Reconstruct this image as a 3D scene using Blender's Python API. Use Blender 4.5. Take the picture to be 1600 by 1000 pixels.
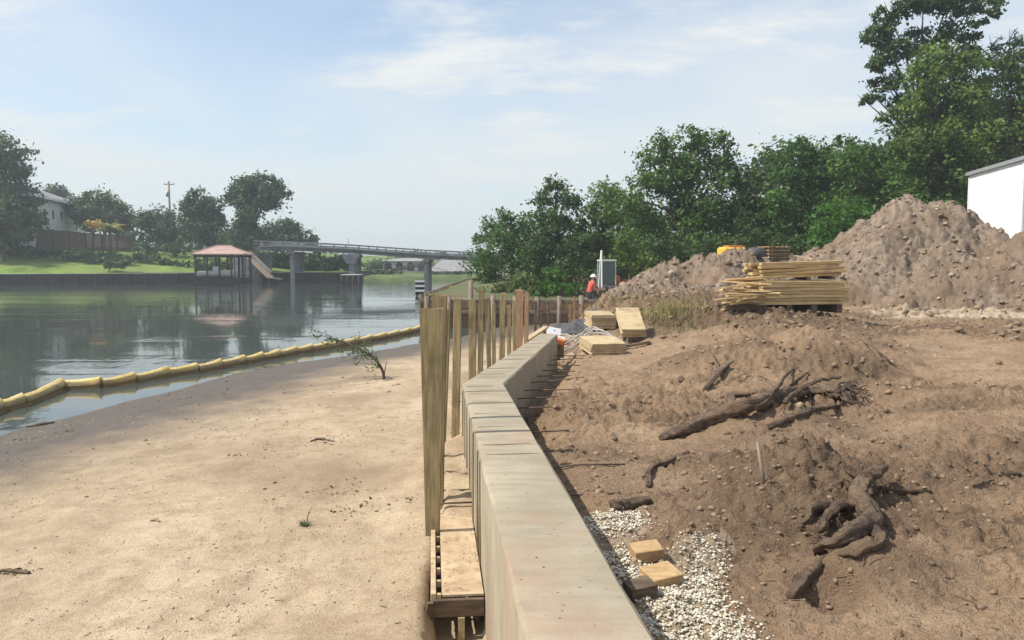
import bpy, bmesh, math, random
import numpy as np
from mathutils import Vector, Matrix, Euler

# ------------------------------------------------------------------ clear, camera, world, sun
for o in list(bpy.data.objects): bpy.data.objects.remove(o)
S = bpy.context.scene
COL = S.collection
F = 1250.0                                   # focal length in pixels of the 1600 px wide photograph
PITCH = math.atan(88.0 / F)
CAMZ = 3.0                                   # eye height above the water (z = 0)
cam_d = bpy.data.cameras.new('camera'); cam = bpy.data.objects.new('camera', cam_d); COL.objects.link(cam)
cam_d.sensor_width = 36.0; cam_d.lens = 36.0 * F / 1600.0; cam_d.clip_start = 0.05; cam_d.clip_end = 6000
cam.location = (0, 0, CAMZ); cam.rotation_euler = (math.pi / 2 - PITCH, 0, 0)
S.camera = cam

SUN_EL, SUN_AZ = math.radians(51), math.radians(98)      # azimuth measured from +Y towards -X (left)
to_sun = Vector((-math.sin(SUN_AZ) * math.cos(SUN_EL), math.cos(SUN_AZ) * math.cos(SUN_EL), math.sin(SUN_EL)))
W = bpy.data.worlds.new('World'); S.world = W; W.use_nodes = True
nt = W.node_tree; nt.nodes.clear()
def wn(t, **k):
    n = nt.nodes.new(t)
    for a, b in k.items(): setattr(n, a, b)
    return n
sky = wn('ShaderNodeTexSky', sky_type='NISHITA', sun_disc=False, sun_elevation=SUN_EL, sun_rotation=-SUN_AZ,
         altitude=0.0, air_density=1.0, dust_density=0.8, ozone_density=1.6)
tc = wn('ShaderNodeTexCoord'); sep = wn('ShaderNodeSeparateXYZ'); nt.links.new(tc.outputs['Generated'], sep.inputs[0])
def wmath(op, a, b=None, c=None, clamp=False):
    n = wn('ShaderNodeMath', operation=op); n.use_clamp = clamp
    for i, v in enumerate((a, b, c)):
        if v is None: continue
        if isinstance(v, (int, float)): n.inputs[i].default_value = v
        else: nt.links.new(v, n.inputs[i])
    return n.outputs[0]
zz = wmath('ADD', wmath('MAXIMUM', sep.outputs[2], 0.0), 0.16)     # flat cloud layer seen in perspective
comb = wn('ShaderNodeCombineXYZ')
nt.links.new(wmath('DIVIDE', sep.outputs[0], zz), comb.inputs[0]); nt.links.new(wmath('DIVIDE', sep.outputs[1], zz), comb.inputs[1])
def wnoise(scale, detail, off, sx=1.0, sy=1.0, dist=0.0, rough=0.55):
    m = wn('ShaderNodeMapping'); m.inputs['Location'].default_value = off; m.inputs['Scale'].default_value = (sx, sy, 1)
    nt.links.new(comb.outputs[0], m.inputs[0])
    n = wn('ShaderNodeTexNoise'); n.inputs['Scale'].default_value = scale; n.inputs['Detail'].default_value = detail
    n.inputs['Distortion'].default_value = dist; n.inputs['Roughness'].default_value = rough
    nt.links.new(m.outputs[0], n.inputs['Vector']); return n.outputs['Fac']
def wramp(v, a, b):
    n = wn('ShaderNodeMapRange'); n.interpolation_type = 'SMOOTHSTEP'
    nt.links.new(v, n.inputs[0]); n.inputs[1].default_value = a; n.inputs[2].default_value = b; return n.outputs[0]
c1 = wramp(wnoise(1.5, 8, (7.7, 5.9, 0), 0.75, 1.3, 0.15, 0.6), 0.50, 0.67)
c2 = wramp(wnoise(0.7, 5, (7.3, 4.4, 0), 1.0, 1.0, 0.4), 0.30, 0.66)
cloud = wmath('ADD', wmath('MULTIPLY', c1, 0.70), wmath('MULTIPLY', c2, 0.72), clamp=True)
mixc = wn('ShaderNodeMix', data_type='RGBA'); nt.links.new(cloud, mixc.inputs['Factor'])
nt.links.new(sky.outputs[0], mixc.inputs['A']); mixc.inputs['B'].default_value = (5.0, 5.05, 5.05, 1)
hz = wmath('POWER', 2.718, wmath('MULTIPLY', wmath('MAXIMUM', sep.outputs[2], 0.0), -4.4))
mixh = wn('ShaderNodeMix', data_type='RGBA'); nt.links.new(wmath('MULTIPLY', hz, 0.92), mixh.inputs['Factor'])
nt.links.new(mixc.outputs['Result'], mixh.inputs['A']); mixh.inputs['B'].default_value = (3.75, 4.22, 4.32, 1)
bg = wn('ShaderNodeBackground'); bg.inputs['Strength'].default_value = 0.15
wo = wn('ShaderNodeOutputWorld'); nt.links.new(mixh.outputs['Result'], bg.inputs[0]); nt.links.new(bg.outputs[0], wo.inputs[0])

sd = bpy.data.lights.new('sun', 'SUN'); sd.energy = 4.4; sd.angle = math.radians(0.6); sd.color = (1.0, 0.95, 0.86)
so = bpy.data.objects.new('sun', sd); COL.objects.link(so); so.location = (-20, 5, 40)
so.rotation_euler = (-to_sun).to_track_quat('-Z', 'Y').to_euler()
S.view_settings.view_transform = 'Standard'; S.view_settings.look = 'None'
S.view_settings.exposure = 0.32; S.view_settings.gamma = 1.0; S.view_settings.use_curve_mapping = False
S.cycles.max_bounces = 6; S.cycles.diffuse_bounces = 3; S.cycles.glossy_bounces = 3; S.cycles.transmission_bounces = 4
S.cycles.transparent_max_bounces = 8; S.cycles.use_denoising = True

# ------------------------------------------------------------------ helpers
rnd = random.Random(7); RNG = np.random.default_rng(11)
def ray(x, v):
    dx, du = (x - 800) / F, (500 - v) / F
    cp, sp = math.cos(PITCH), math.sin(PITCH)
    return Vector((dx, cp + du * sp, -sp + du * cp))
def P(x, v, Y):                              # photo pixel at a chosen distance -> world point
    d = ray(x, v); return Vector((0, 0, CAMZ)) + d * (Y / d.y)
def G(x, v, z):                              # photo pixel on the level z -> world point
    d = ray(x, v); return Vector((0, 0, CAMZ)) + d * ((z - CAMZ) / d.z)

def _h(ix, iy, s):
    n = (ix.astype(np.int64) * 374761393 + iy.astype(np.int64) * 668265263 + s * 982451653) & 0x7fffffff
    n = ((n ^ (n >> 13)) * 1274126177) & 0x7fffffff
    n = ((n ^ (n >> 15)) * 2246822519) & 0x7fffffff
    return (n ^ (n >> 16)) % 100003 / 100003.0
def vn(x, y, s=0):
    x = np.asarray(x, float); y = np.asarray(y, float)
    ix, iy = np.floor(x), np.floor(y); fx, fy = x - ix, y - iy
    fx = fx * fx * fx * (fx * (fx * 6 - 15) + 10); fy = fy * fy * fy * (fy * (fy * 6 - 15) + 10)
    a, b, c, d = _h(ix, iy, s), _h(ix + 1, iy, s), _h(ix, iy + 1, s), _h(ix + 1, iy + 1, s)
    return (a + (b - a) * fx) * (1 - fy) + (c + (d - c) * fx) * fy - 0.5
def fbm(x, y, s=0, octs=4, gain=0.5):
    t = 0; a = 1.0
    for i in range(octs):
        ca, sa = math.cos(0.7 * i + s), math.sin(0.7 * i + s)
        t = t + a * vn((x * ca - y * sa) * 2 ** i, (x * sa + y * ca) * 2 ** i, s + i * 17); a *= gain
    return t
def sstep(a, b, x):
    t = np.clip((x - a) / (b - a), 0, 1); return t * t * (3 - 2 * t)

def set_props(o, label=None, cat=None, group=None, kind=None):
    if label: o['label'] = label
    if cat: o['category'] = cat
    if group: o['group'] = group
    if kind: o['kind'] = kind
    return o
def thing(name, label, cat, loc=(0, 0, 0), rz=0.0, group=None):
    o = bpy.data.objects.new(name, None); COL.objects.link(o); o.empty_display_size = 0.2
    o.location = loc; o.rotation_euler = (0, 0, rz)
    return set_props(o, label, cat, group)
def link_mesh(name, me, mat, parent=None, smooth=False):
    if mat is not None and len(me.materials) == 0: me.materials.append(mat)
    o = bpy.data.objects.new(name, me); COL.objects.link(o)
    if parent is not None: o.parent = parent
    if smooth: me.polygons.foreach_set('use_smooth', [True] * len(me.polygons))
    return o
def arr_mesh(name, verts, quads):            # quads: (N,3) or (N,4) int array
    verts = np.ascontiguousarray(verts, dtype=np.float32); quads = np.ascontiguousarray(quads, dtype=np.int32)
    k = quads.shape[1]; me = bpy.data.meshes.new(name)
    me.vertices.add(len(verts)); me.vertices.foreach_set('co', verts.ravel())
    me.loops.add(quads.size); me.loops.foreach_set('vertex_index', quads.ravel())
    me.polygons.add(len(quads)); me.polygons.foreach_set('loop_start', np.arange(0, quads.size, k, dtype=np.int32))
    try: me.polygons.foreach_set('loop_total', np.full(len(quads), k, dtype=np.int32))
    except Exception: pass
    me.update(calc_edges=True); return me
class MB:
    def __init__(s): s.v = []; s.f = []
    def add(s, vs, fs):
        b = len(s.v); s.v += [tuple(v) for v in vs]; s.f += [tuple(i + b for i in f) for f in fs]; return s
    def box(s, c, size, rot=None, bev=0.0):
        hx, hy, hz = size[0] / 2, size[1] / 2, size[2] / 2; c = Vector(c)
        R = rot if rot is not None else Matrix.Identity(3)
        if isinstance(rot, (tuple, list)): R = Euler(rot).to_matrix()
        if bev <= 0:
            vs = [R @ Vector((x * hx, y * hy, z * hz)) + c for x in (-1, 1) for y in (-1, 1) for z in (-1, 1)]
            return s.add(vs, [(0, 1, 3, 2), (4, 6, 7, 5), (0, 4, 5, 1), (2, 3, 7, 6), (0, 2, 6, 4), (1, 5, 7, 3)])
        vs = []; ix = {}
        for x in (-1, 1):
            for y in (-1, 1):
                for z in (-1, 1):
                    for a, d in enumerate(((bev, bev, 0), (bev, 0, bev), (0, bev, bev))):
                        ix[(x, y, z, a)] = len(vs)       # a: 0 -> on z face, 1 -> on y face, 2 -> on x face
                        vs.append(R @ Vector((x * (hx - d[0]), y * (hy - d[1]), z * (hz - d[2]))) + c)
        fs = []
        for z in (-1, 1): fs.append([ix[(x, y, z, 0)] for x, y in ((-1, -1), (1, -1), (1, 1), (-1, 1))][::z])
        for y in (-1, 1): fs.append([ix[(x, y, z, 1)] for x, z in ((-1, -1), (1, -1), (1, 1), (-1, 1))][::-y])
        for x in (-1, 1): fs.append([ix[(x, y, z, 2)] for y, z in ((-1, -1), (1, -1), (1, 1), (-1, 1))][::x])
        for x in (-1, 1):
            for y in (-1, 1): fs.append([ix[(x, y, -1, 1)], ix[(x, y, -1, 2)], ix[(x, y, 1, 2)], ix[(x, y, 1, 1)]][::x * y])
            for z in (-1, 1): fs.append([ix[(x, -1, z, 0)], ix[(x, -1, z, 2)], ix[(x, 1, z, 2)], ix[(x, 1, z, 0)]][::-x * z])
        for y in (-1, 1):
            for z in (-1, 1): fs.append([ix[(-1, y, z, 0)], ix[(-1, y, z, 1)], ix[(1, y, z, 1)], ix[(1, y, z, 0)]][::y * z])
        for x in (-1, 1):
            for y in (-1, 1):
                for z in (-1, 1): fs.append([ix[(x, y, z, 0)], ix[(x, y, z, 1)], ix[(x, y, z, 2)]][::-x * y * z])
        return s.add(vs, fs)
    def beam(s, a, b, w, h, bev=0.0, roll=0.0):          # box from point a to point b
        a, b = Vector(a), Vector(b); d = b - a; q = d.to_track_quat('X', 'Z').to_matrix()
        if roll: q = q @ Matrix.Rotation(roll, 3, 'X')
        return s.box((a + b) / 2, (d.length, w, h), q, bev)
    def tube(s, pts, rad, seg=8, jit=0.0, cap=True, r_=rnd):
        pts = [Vector(p) for p in pts]; n = len(pts)
        if isinstance(rad, (int, float)): rad = [rad] * n
        vs = []; t0 = None; u = None
        for i, p in enumerate(pts):
            t = (pts[min(i + 1, n - 1)] - pts[max(i - 1, 0)]).normalized()
            if u is None: u = t.orthogonal().normalized()
            u = (u - t * u.dot(t)).normalized(); w = t.cross(u)
            for k in range(seg):
                a = 2 * math.pi * k / seg; rr = rad[i] * (1 + jit * (r_.random() - 0.5) * 2)
                vs.append(p + (u * math.cos(a) + w * math.sin(a)) * rr)
        fs = [(i * seg + k, i * seg + (k + 1) % seg, (i + 1) * seg + (k + 1) % seg, (i + 1) * seg + k) for i in range(n - 1) for k in range(seg)]
        if cap: fs += [tuple(range(seg))[::-1], tuple((n - 1) * seg + k for k in range(seg))]
        return s.add(vs, fs)
    def build(s, name, mat, parent=None, smooth=False):
        me = bpy.data.meshes.new(name); me.from_pydata(s.v, [], s.f); me.update()
        if hasattr(s, 'bark'):
            a = me.attributes.new('bark_uv', 'FLOAT_VECTOR', 'POINT'); a.data.foreach_set('vector', np.ascontiguousarray(s.bark, dtype=np.float32).ravel())
        return link_mesh(name, me, mat, parent, smooth)

# ------------------------------------------------------------------ materials
def new_mat(name):
    m = bpy.data.materials.new(name); m.use_nodes = True; t = m.node_tree; t.nodes.clear(); return m, t
def N(t, typ, ins=None, **k):
    n = t.nodes.new(typ)
    for a, b in k.items(): setattr(n, a, b)
    for a, b in (ins or {}).items():
        if hasattr(b, 'is_linked') or hasattr(b, 'links'): t.links.new(b, n.inputs[a])
        else: n.inputs[a].default_value = b
    return n
def c4(c): return (c[0], c[1], c[2], 1)
def ramp(t, fac, stops, mode='LINEAR'):
    n = t.nodes.new('ShaderNodeValToRGB'); n.color_ramp.interpolation = mode; e = n.color_ramp.elements
    while len(e) < len(stops): e.new(0.5)
    for i, (p, c) in enumerate(stops): e[i].position = p; e[i].color = c4(c)
    t.links.new(fac, n.inputs[0]); return n.outputs[0]
def mixc4(t, f, a, b, mode='MIX'):
    n = t.nodes.new('ShaderNodeMix'); n.data_type = 'RGBA'; n.blend_type = mode
    for key, v in (('Factor', f), ('A', a), ('B', b)):
        if hasattr(v, 'links'): t.links.new(v, n.inputs[key])
        else: n.inputs[key].default_value = v if key == 'Factor' else c4(v)
    return n.outputs['Result']
def coords(t, scale=(1, 1, 1), src='Object', rot=(0, 0, 0)):
    tcn = t.nodes.new('ShaderNodeTexCoord'); mp = t.nodes.new('ShaderNodeMapping')
    mp.inputs['Scale'].default_value = scale; mp.inputs['Rotation'].default_value = rot
    t.links.new(tcn.outputs[src], mp.inputs[0]); return mp.outputs[0]
def noise(t, vec, scale, detail=4, rough=0.55, dist=0.0):
    n = N(t, 'ShaderNodeTexNoise', {'Vector': vec, 'Scale': scale, 'Detail': detail, 'Roughness': rough, 'Distortion': dist}); return n.outputs['Fac']
def finish(t, color, rough=0.85, bump=None, bstr=0.3, bdist=0.02, metal=0.0, spec=0.3, extra=None):
    b = N(t, 'ShaderNodeBsdfPrincipled', {'Roughness': rough, 'Metallic': metal, 'Specular IOR Level': spec})
    if hasattr(color, 'links'): t.links.new(color, b.inputs['Base Color'])
    else: b.inputs['Base Color'].default_value = c4(color)
    if bump is not None:
        bn = N(t, 'ShaderNodeBump', {'Strength': bstr, 'Distance': bdist, 'Height': bump}); t.links.new(bn.outputs[0], b.inputs['Normal'])
    o = t.nodes.new('ShaderNodeOutputMaterial'); t.links.new(b.outputs[0], o.inputs[0]); return b
def pmat(name, c1_, c2_, scale=4.0, stretch=(1, 1, 1), rough=0.85, detail=5, lo=0.35, hi=0.65, bstr=0.25, bdist=0.01, metal=0.0, spec=0.3, dirt=None, per_obj=0.12):
    m, t = new_mat(name); v = coords(t, stretch)
    oi = t.nodes.new('ShaderNodeObjectInfo')
    vv = N(t, 'ShaderNodeVectorMath', {0: v, 1: oi.outputs['Random']}, operation='ADD')
    sc = N(t, 'ShaderNodeVectorMath', {0: vv.outputs[0]}, operation='ADD').outputs[0]
    n1 = noise(t, sc, scale, detail); col = ramp(t, n1, [(lo, c1_), (hi, c2_)])
    if dirt:
        n2 = noise(t, coords(t), dirt[1], 4); col = mixc4(t, ramp(t, n2, [(dirt[2], (0, 0, 0)), (dirt[3], (1, 1, 1))]), col, dirt[0])
    if per_obj:
        mr = N(t, 'ShaderNodeMapRange', {0: oi.outputs['Random'], 3: 1 - per_obj, 4: 1 + per_obj})
        hsv = N(t, 'ShaderNodeHueSaturation', {'Color': col, 'Value': mr.outputs[0]}); col = hsv.outputs[0]
    finish(t, col, rough, noise(t, sc, scale * 3, 4), bstr, bdist, metal, spec); return m
def leaf_mat(name, ca, cb, cc, trans=0.35):
    m, t = new_mat(name); g = t.nodes.new('ShaderNodeNewGeometry')
    col = ramp(t, g.outputs['Random Per Island'], [(0.0, ca), (0.55, cb), (1.0, cc)])
    big = noise(t, coords(t), 0.55, 3)
    hsv = N(t, 'ShaderNodeHueSaturation', {'Color': col, 'Value': N(t, 'ShaderNodeMapRange', {0: big, 1: 0.3, 2: 0.7, 3: 0.6, 4: 1.4}).outputs[0]})
    oi = t.nodes.new('ShaderNodeObjectInfo'); hu = N(t, 'ShaderNodeMapRange', {0: oi.outputs['Random'], 3: 0.47, 4: 0.515}); vv = N(t, 'ShaderNodeMapRange', {0: oi.outputs['Random'], 3: 1.2, 4: 0.85})
    col = N(t, 'ShaderNodeHueSaturation', {'Color': hsv.outputs[0], 'Hue': hu.outputs[0], 'Value': vv.outputs[0]}).outputs[0]
    d = N(t, 'ShaderNodeBsdfPrincipled', {'Base Color': col, 'Roughness': 0.55, 'Specular IOR Level': 0.25})
    tr = N(t, 'ShaderNodeBsdfTranslucent', {'Color': mixc4(t, 0.5, col, (0.10, 0.16, 0.02))})
    mx = N(t, 'ShaderNodeMixShader', {0: trans, 1: d.outputs[0], 2: tr.outputs[0]})
    o = t.nodes.new('ShaderNodeOutputMaterial'); t.links.new(mx.outputs[0], o.inputs[0]); return m

M = {}
# dry bright sand with damp grey mud by the water
m, t = new_mat('sand'); v = coords(t)
tone = N(t, 'ShaderNodeAttribute', attribute_name='wet').outputs['Fac']
n1 = noise(t, v, 0.45, 5, 0.6); n2 = noise(t, coords(t, (1, 1, 1)), 3.2, 6, 0.65); n3 = noise(t, v, 60, 3, 0.7); n4 = noise(t, v, 9.0, 5, 0.7)
col = ramp(t, n1, [(0.33, (0.30, 0.222, 0.142)), (0.47, (0.42, 0.322, 0.21)), (0.64, (0.55, 0.435, 0.295))])
col = mixc4(t, ramp(t, n2, [(0.46, (0, 0, 0)), (0.70, (0.75, 0.75, 0.75))]), col, (0.30, 0.205, 0.125))
col = mixc4(t, ramp(t, n4, [(0.58, (0, 0, 0)), (0.72, (0.5, 0.5, 0.5))]), col, (0.27, 0.19, 0.12))
col = mixc4(t, ramp(t, n3, [(0.54, (0, 0, 0)), (0.66, (0.75, 0.75, 0.75))]), col, (0.23, 0.165, 0.108))
n8 = noise(t, v, 24, 5, 0.75); col = mixc4(t, ramp(t, n8, [(0.53, (0, 0, 0)), (0.68, (0.6, 0.6, 0.6))]), col, (0.27, 0.20, 0.13)); col = mixc4(t, ramp(t, n8, [(0.30, (0.6, 0.6, 0.6)), (0.44, (0, 0, 0))]), col, (0.62, 0.50, 0.35))
col = mixc4(t, tone, col, mixc4(t, n2, (0.075, 0.062, 0.050), (0.155, 0.125, 0.097)))
rg = N(t, 'ShaderNodeMapRange', {0: tone, 1: 0.35, 2: 1.0, 3: 0.95, 4: 0.62}).outputs[0]
b = finish(t, col, 0.9, N(t, 'ShaderNodeMath', {0: n3, 1: n4}, operation='ADD').outputs[0], 0.8, 0.018); t.links.new(rg, b.inputs['Roughness']); M['sand'] = m
# turned soil
m, t = new_mat('soil'); v = coords(t)
tone = N(t, 'ShaderNodeAttribute', attribute_name='tone').outputs['Fac']; pale = N(t, 'ShaderNodeAttribute', attribute_name='pale').outputs['Fac']
n1 = noise(t, v, 1.1, 6, 0.65); n2 = noise(t, v, 7, 6, 0.7); n3 = noise(t, v, 38, 4, 0.7)
dry = ramp(t, n1, [(0.3, (0.34, 0.228, 0.146)), (0.52, (0.45, 0.312, 0.205)), (0.7, (0.53, 0.385, 0.262))])
moist = ramp(t, n2, [(0.3, (0.14, 0.096, 0.063)), (0.55, (0.24, 0.168, 0.112)), (0.75, (0.35, 0.252, 0.172))])
col = mixc4(t, tone, dry, moist)
col = mixc4(t, ramp(t, n3, [(0.52, (0, 0, 0)), (0.66, (0.8, 0.8, 0.8))]), col, (0.20, 0.135, 0.088))
n9 = noise(t, v, 14, 6, 0.75); col = mixc4(t, ramp(t, n9, [(0.52, (0, 0, 0)), (0.66, (0.7, 0.7, 0.7))]), col, (0.22, 0.148, 0.098)); col = mixc4(t, ramp(t, n9, [(0.30, (0.5, 0.5, 0.5)), (0.42, (0, 0, 0))]), col, (0.50, 0.38, 0.265))
spoil = N(t, 'ShaderNodeAttribute', attribute_name='spoil').outputs['Fac']
n6 = noise(t, v, 2.6, 6, 0.7)
col = mixc4(t, spoil, col, ramp(t, n6, [(0.30, (0.13, 0.10, 0.078)), (0.46, (0.27, 0.21, 0.16)), (0.60, (0.37, 0.29, 0.22)), (0.74, (0.47, 0.375, 0.285))]))
col = mixc4(t, pale, col, mixc4(t, n2, (0.50, 0.39, 0.27), (0.66, 0.56, 0.42)))
bh = N(t, 'ShaderNodeMath', {0: n2, 1: n3}, operation='ADD').outputs[0]
col = N(t, 'ShaderNodeHueSaturation', {'Color': col, 'Hue': 0.501, 'Saturation': 1.05, 'Value': 0.94}).outputs[0]
finish(t, col, 0.95, bh, 1.0, 0.05, spec=0.15); M['soil'] = m
M['clod'] = pmat('clod', (0.15, 0.108, 0.073), (0.34, 0.248, 0.168), 1.3, rough=0.95, bstr=0.6, bdist=0.02, per_obj=0, spec=0.1)
M['spoil'] = pmat('spoil_lump', (0.16, 0.125, 0.097), (0.44, 0.35, 0.265), 1.2, rough=0.95, bstr=0.8, bdist=0.05, per_obj=0, spec=0.1)
M['crumb'] = pmat('sand_crumb', (0.34, 0.25, 0.16), (0.54, 0.42, 0.28), 2.5, rough=0.95, bstr=0.3, per_obj=0, spec=0.1)
M['gravel'] = pmat('gravel', (0.42, 0.37, 0.28), (0.70, 0.65, 0.53), 20, rough=0.8, lo=0.3, hi=0.6, bstr=0.3, per_obj=0)
# concrete of the cap, with streaks across
m, t = new_mat('concrete'); v = coords(t); vs_ = coords(t, (0.5, 3.2, 1.0), rot=(0, 0, 0.1))
n1 = noise(t, v, 1.3, 6, 0.6); n2 = noise(t, vs_, 3.0, 6, 0.65); n3 = noise(t, v, 70, 3)
col = ramp(t, n1, [(0.3, (0.285, 0.245, 0.172)), (0.7, (0.41, 0.355, 0.258))])
col = mixc4(t, ramp(t, n2, [(0.45, (0, 0, 0)), (0.75, (0.7, 0.7, 0.7))]), col, (0.24, 0.20, 0.14))
col = mixc4(t, ramp(t, n2, [(0.24, (0.6, 0.6, 0.6)), (0.40, (0, 0, 0))]), col, (0.47, 0.42, 0.32))
n5 = noise(t, v, 22, 4, 0.6); n7 = noise(t, v, 0.9, 5, 0.7)
col = mixc4(t, ramp(t, n7, [(0.50, (0, 0, 0)), (0.66, (0.75, 0.75, 0.75))]), col, (0.34, 0.235, 0.16))
vo = N(t, 'ShaderNodeTexVoronoi', {'Vector': v, 'Scale': 15.0}); gate = noise(t, v, 3.0, 2)
pits = N(t, 'ShaderNodeMath', {0: ramp(t, vo.outputs['Distance'], [(0.08, (1, 1, 1)), (0.13, (0, 0, 0))]), 1: ramp(t, gate, [(0.46, (0, 0, 0)), (0.56, (1, 1, 1))])}, operation='MULTIPLY').outputs[0]
col = mixc4(t, pits, col, (0.13, 0.10, 0.07))
col = mixc4(t, ramp(t, n5, [(0.66, (0, 0, 0)), (0.72, (0.6, 0.6, 0.6))]), col, (0.22, 0.17, 0.11))
finish(t, col, 0.9, N(t, 'ShaderNodeMath', {0: n3, 1: n2}, operation='ADD').outputs[0], 0.35, 0.008); M['concrete'] = m
M['old_concrete'] = pmat('old_concrete', (0.22, 0.22, 0.21), (0.36, 0.36, 0.34), 1.2, rough=0.9, per_obj=0.05)
M['stake'] = pmat('treated_wood', (0.17, 0.13, 0.062), (0.31, 0.245, 0.13), 5, (6, 6, 0.5), rough=0.85, bstr=0.4, dirt=((0.12, 0.09, 0.05), 3.0, 0.5, 0.75), per_obj=0.18)
M['stake_red'] = pmat('brown_wood', (0.25, 0.15, 0.085), (0.40, 0.26, 0.15), 5, (6, 6, 0.5), rough=0.85, bstr=0.4, per_obj=0.1)
M['lumber'] = pmat('new_lumber', (0.42, 0.285, 0.13), (0.61, 0.44, 0.225), 3, (0.6, 6, 6), rough=0.75, bstr=0.2, dirt=((0.30, 0.20, 0.11), 2.0, 0.55, 0.8), per_obj=0.22)
M['ply'] = pmat('plywood', (0.42, 0.315, 0.17), (0.56, 0.44, 0.265), 3, (1, 5, 5), rough=0.8, bstr=0.15, per_obj=0.16, dirt=((0.30, 0.21, 0.125), 3, 0.5, 0.75))
M['sandy_ply'] = pmat('sandy_plywood', (0.40, 0.29, 0.18), (0.53, 0.41, 0.27), 5, rough=0.95, bstr=0.5, dirt=((0.28, 0.19, 0.11), 14, 0.5, 0.75), per_obj=0.03)
M['block'] = pmat('wood_block', (0.40, 0.255, 0.12), (0.56, 0.385, 0.20), 6, (1, 6, 6), rough=0.8, dirt=((0.24, 0.16, 0.09), 9, 0.5, 0.8), per_obj=0.15)
M['dark_wood'] = pmat('dark_wood', (0.085, 0.06, 0.04), (0.17, 0.12, 0.08), 4, (1, 5, 5), rough=0.9, bstr=0.4)
M['tarred'] = pmat('tarred_wood', (0.035, 0.03, 0.027), (0.085, 0.072, 0.06), 2.5, (1, 1, 3), rough=0.9, bstr=0.4)
M['grey_wood'] = pmat('weathered_wood', (0.17, 0.13, 0.095), (0.30, 0.24, 0.18), 4, (5, 5, 1), rough=0.9, bstr=0.4)
m, t = new_mat('root_bark'); ba = N(t, 'ShaderNodeAttribute', attribute_name='bark_uv').outputs['Vector']; v = coords(t)
n1 = noise(t, ba, 2.2, 6, 0.7, 0.6); n2 = noise(t, v, 4.5, 5, 0.65); n3 = noise(t, v, 45, 4, 0.7)
col = ramp(t, n1, [(0.32, (0.05, 0.036, 0.026)), (0.46, (0.14, 0.10, 0.072)), (0.58, (0.23, 0.17, 0.122)), (0.72, (0.33, 0.25, 0.18))])
col = mixc4(t, ramp(t, n2, [(0.44, (0, 0, 0)), (0.58, (0.9, 0.9, 0.9))]), col, (0.30, 0.21, 0.14)); col = mixc4(t, ramp(t, n3, [(0.55, (0, 0, 0)), (0.68, (0.6, 0.6, 0.6))]), col, (0.08, 0.055, 0.038))
finish(t, col, 0.95, N(t, 'ShaderNodeMath', {0: n1, 1: N(t, 'ShaderNodeMath', {0: n3, 1: 0.3}, operation='MULTIPLY').outputs[0]}, operation='ADD').outputs[0], 1.0, 0.06, spec=0.15); M['root'] = m
M['bark'] = pmat('bark', (0.07, 0.055, 0.04), (0.16, 0.125, 0.095), 3, (4, 4, 1), rough=0.95, bstr=0.6, bdist=0.03)
M['rust'] = pmat('rusty_steel', (0.10, 0.07, 0.055), (0.20, 0.14, 0.10), 12, rough=0.7, metal=0.3)
M['steel'] = pmat('grey_steel', (0.36, 0.36, 0.37), (0.48, 0.48, 0.49), 8, rough=0.5, metal=0.5)
M['cab_grey'] = pmat('cab_grey', (0.42, 0.45, 0.46), (0.52, 0.54, 0.55), 6, rough=0.6)
M['boom'] = pmat('yellow_vinyl', (0.60, 0.45, 0.17), (0.76, 0.62, 0.31), 2.5, rough=0.55, dirt=((0.30, 0.21, 0.10), 1.7, 0.5, 0.75), per_obj=0.1)
m, t = new_mat('boom_vinyl'); v = coords(t); sx_ = t.nodes.new('ShaderNodeSeparateXYZ'); t.links.new(v, sx_.inputs[0]); n1 = noise(t, v, 2.2, 5, 0.65); n2 = noise(t, v, 14, 4, 0.6)
col = ramp(t, n1, [(0.32, (0.58, 0.40, 0.12)), (0.5, (0.74, 0.55, 0.21)), (0.7, (0.80, 0.65, 0.32))])
zf = N(t, 'ShaderNodeMath', {0: sx_.outputs[2], 1: N(t, 'ShaderNodeMath', {0: n1, 1: -0.22}, operation='MULTIPLY').outputs[0]}, operation='ADD').outputs[0]
col = mixc4(t, ramp(t, zf, [(0.0, (0.85, 0.85, 0.85)), (0.09, (0, 0, 0))]), col, (0.17, 0.115, 0.055)); col = mixc4(t, ramp(t, n2, [(0.58, (0, 0, 0)), (0.72, (0.6, 0.6, 0.6))]), col, (0.36, 0.25, 0.11))
finish(t, col, 0.6, n2, 0.5, 0.015); M['boom'] = m
M['boom_dirty'] = pmat('stained_vinyl', (0.20, 0.13, 0.06), (0.34, 0.24, 0.11), 3, rough=0.7)
M['white'] = pmat('white_paint', (0.74, 0.74, 0.72), (0.82, 0.82, 0.80), 1.5, rough=0.5, bstr=0.05, per_obj=0.02)
M['shed_white'] = pmat('shed_paint', (0.83, 0.83, 0.80), (0.88, 0.88, 0.85), 0.6, rough=0.55, bstr=0.03, per_obj=0, dirt=((0.66, 0.64, 0.58), 0.5, 0.55, 0.85))
M['house_white'] = pmat('house_paint', (0.60, 0.62, 0.62), (0.70, 0.71, 0.71), 0.8, rough=0.7, bstr=0.05, per_obj=0.02)
M['black'] = pmat('black_paint', (0.015, 0.015, 0.016), (0.03, 0.03, 0.03), 5, rough=0.6, per_obj=0)
m, t = new_mat('cab_glass'); finish(t, (0.09, 0.13, 0.135), 0.25, spec=0.5); M['cab_glass'] = m
M['rubber'] = pmat('rubber', (0.02, 0.02, 0.02), (0.045, 0.04, 0.035), 9, rough=0.85, per_obj=0)
M['tile'] = pmat('roof_tile', (0.30, 0.195, 0.155), (0.44, 0.32, 0.27), 3, rough=0.85)
M['grey_roof'] = pmat('grey_roof', (0.23, 0.22, 0.22), (0.33, 0.32, 0.31), 2, rough=0.85)
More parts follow.
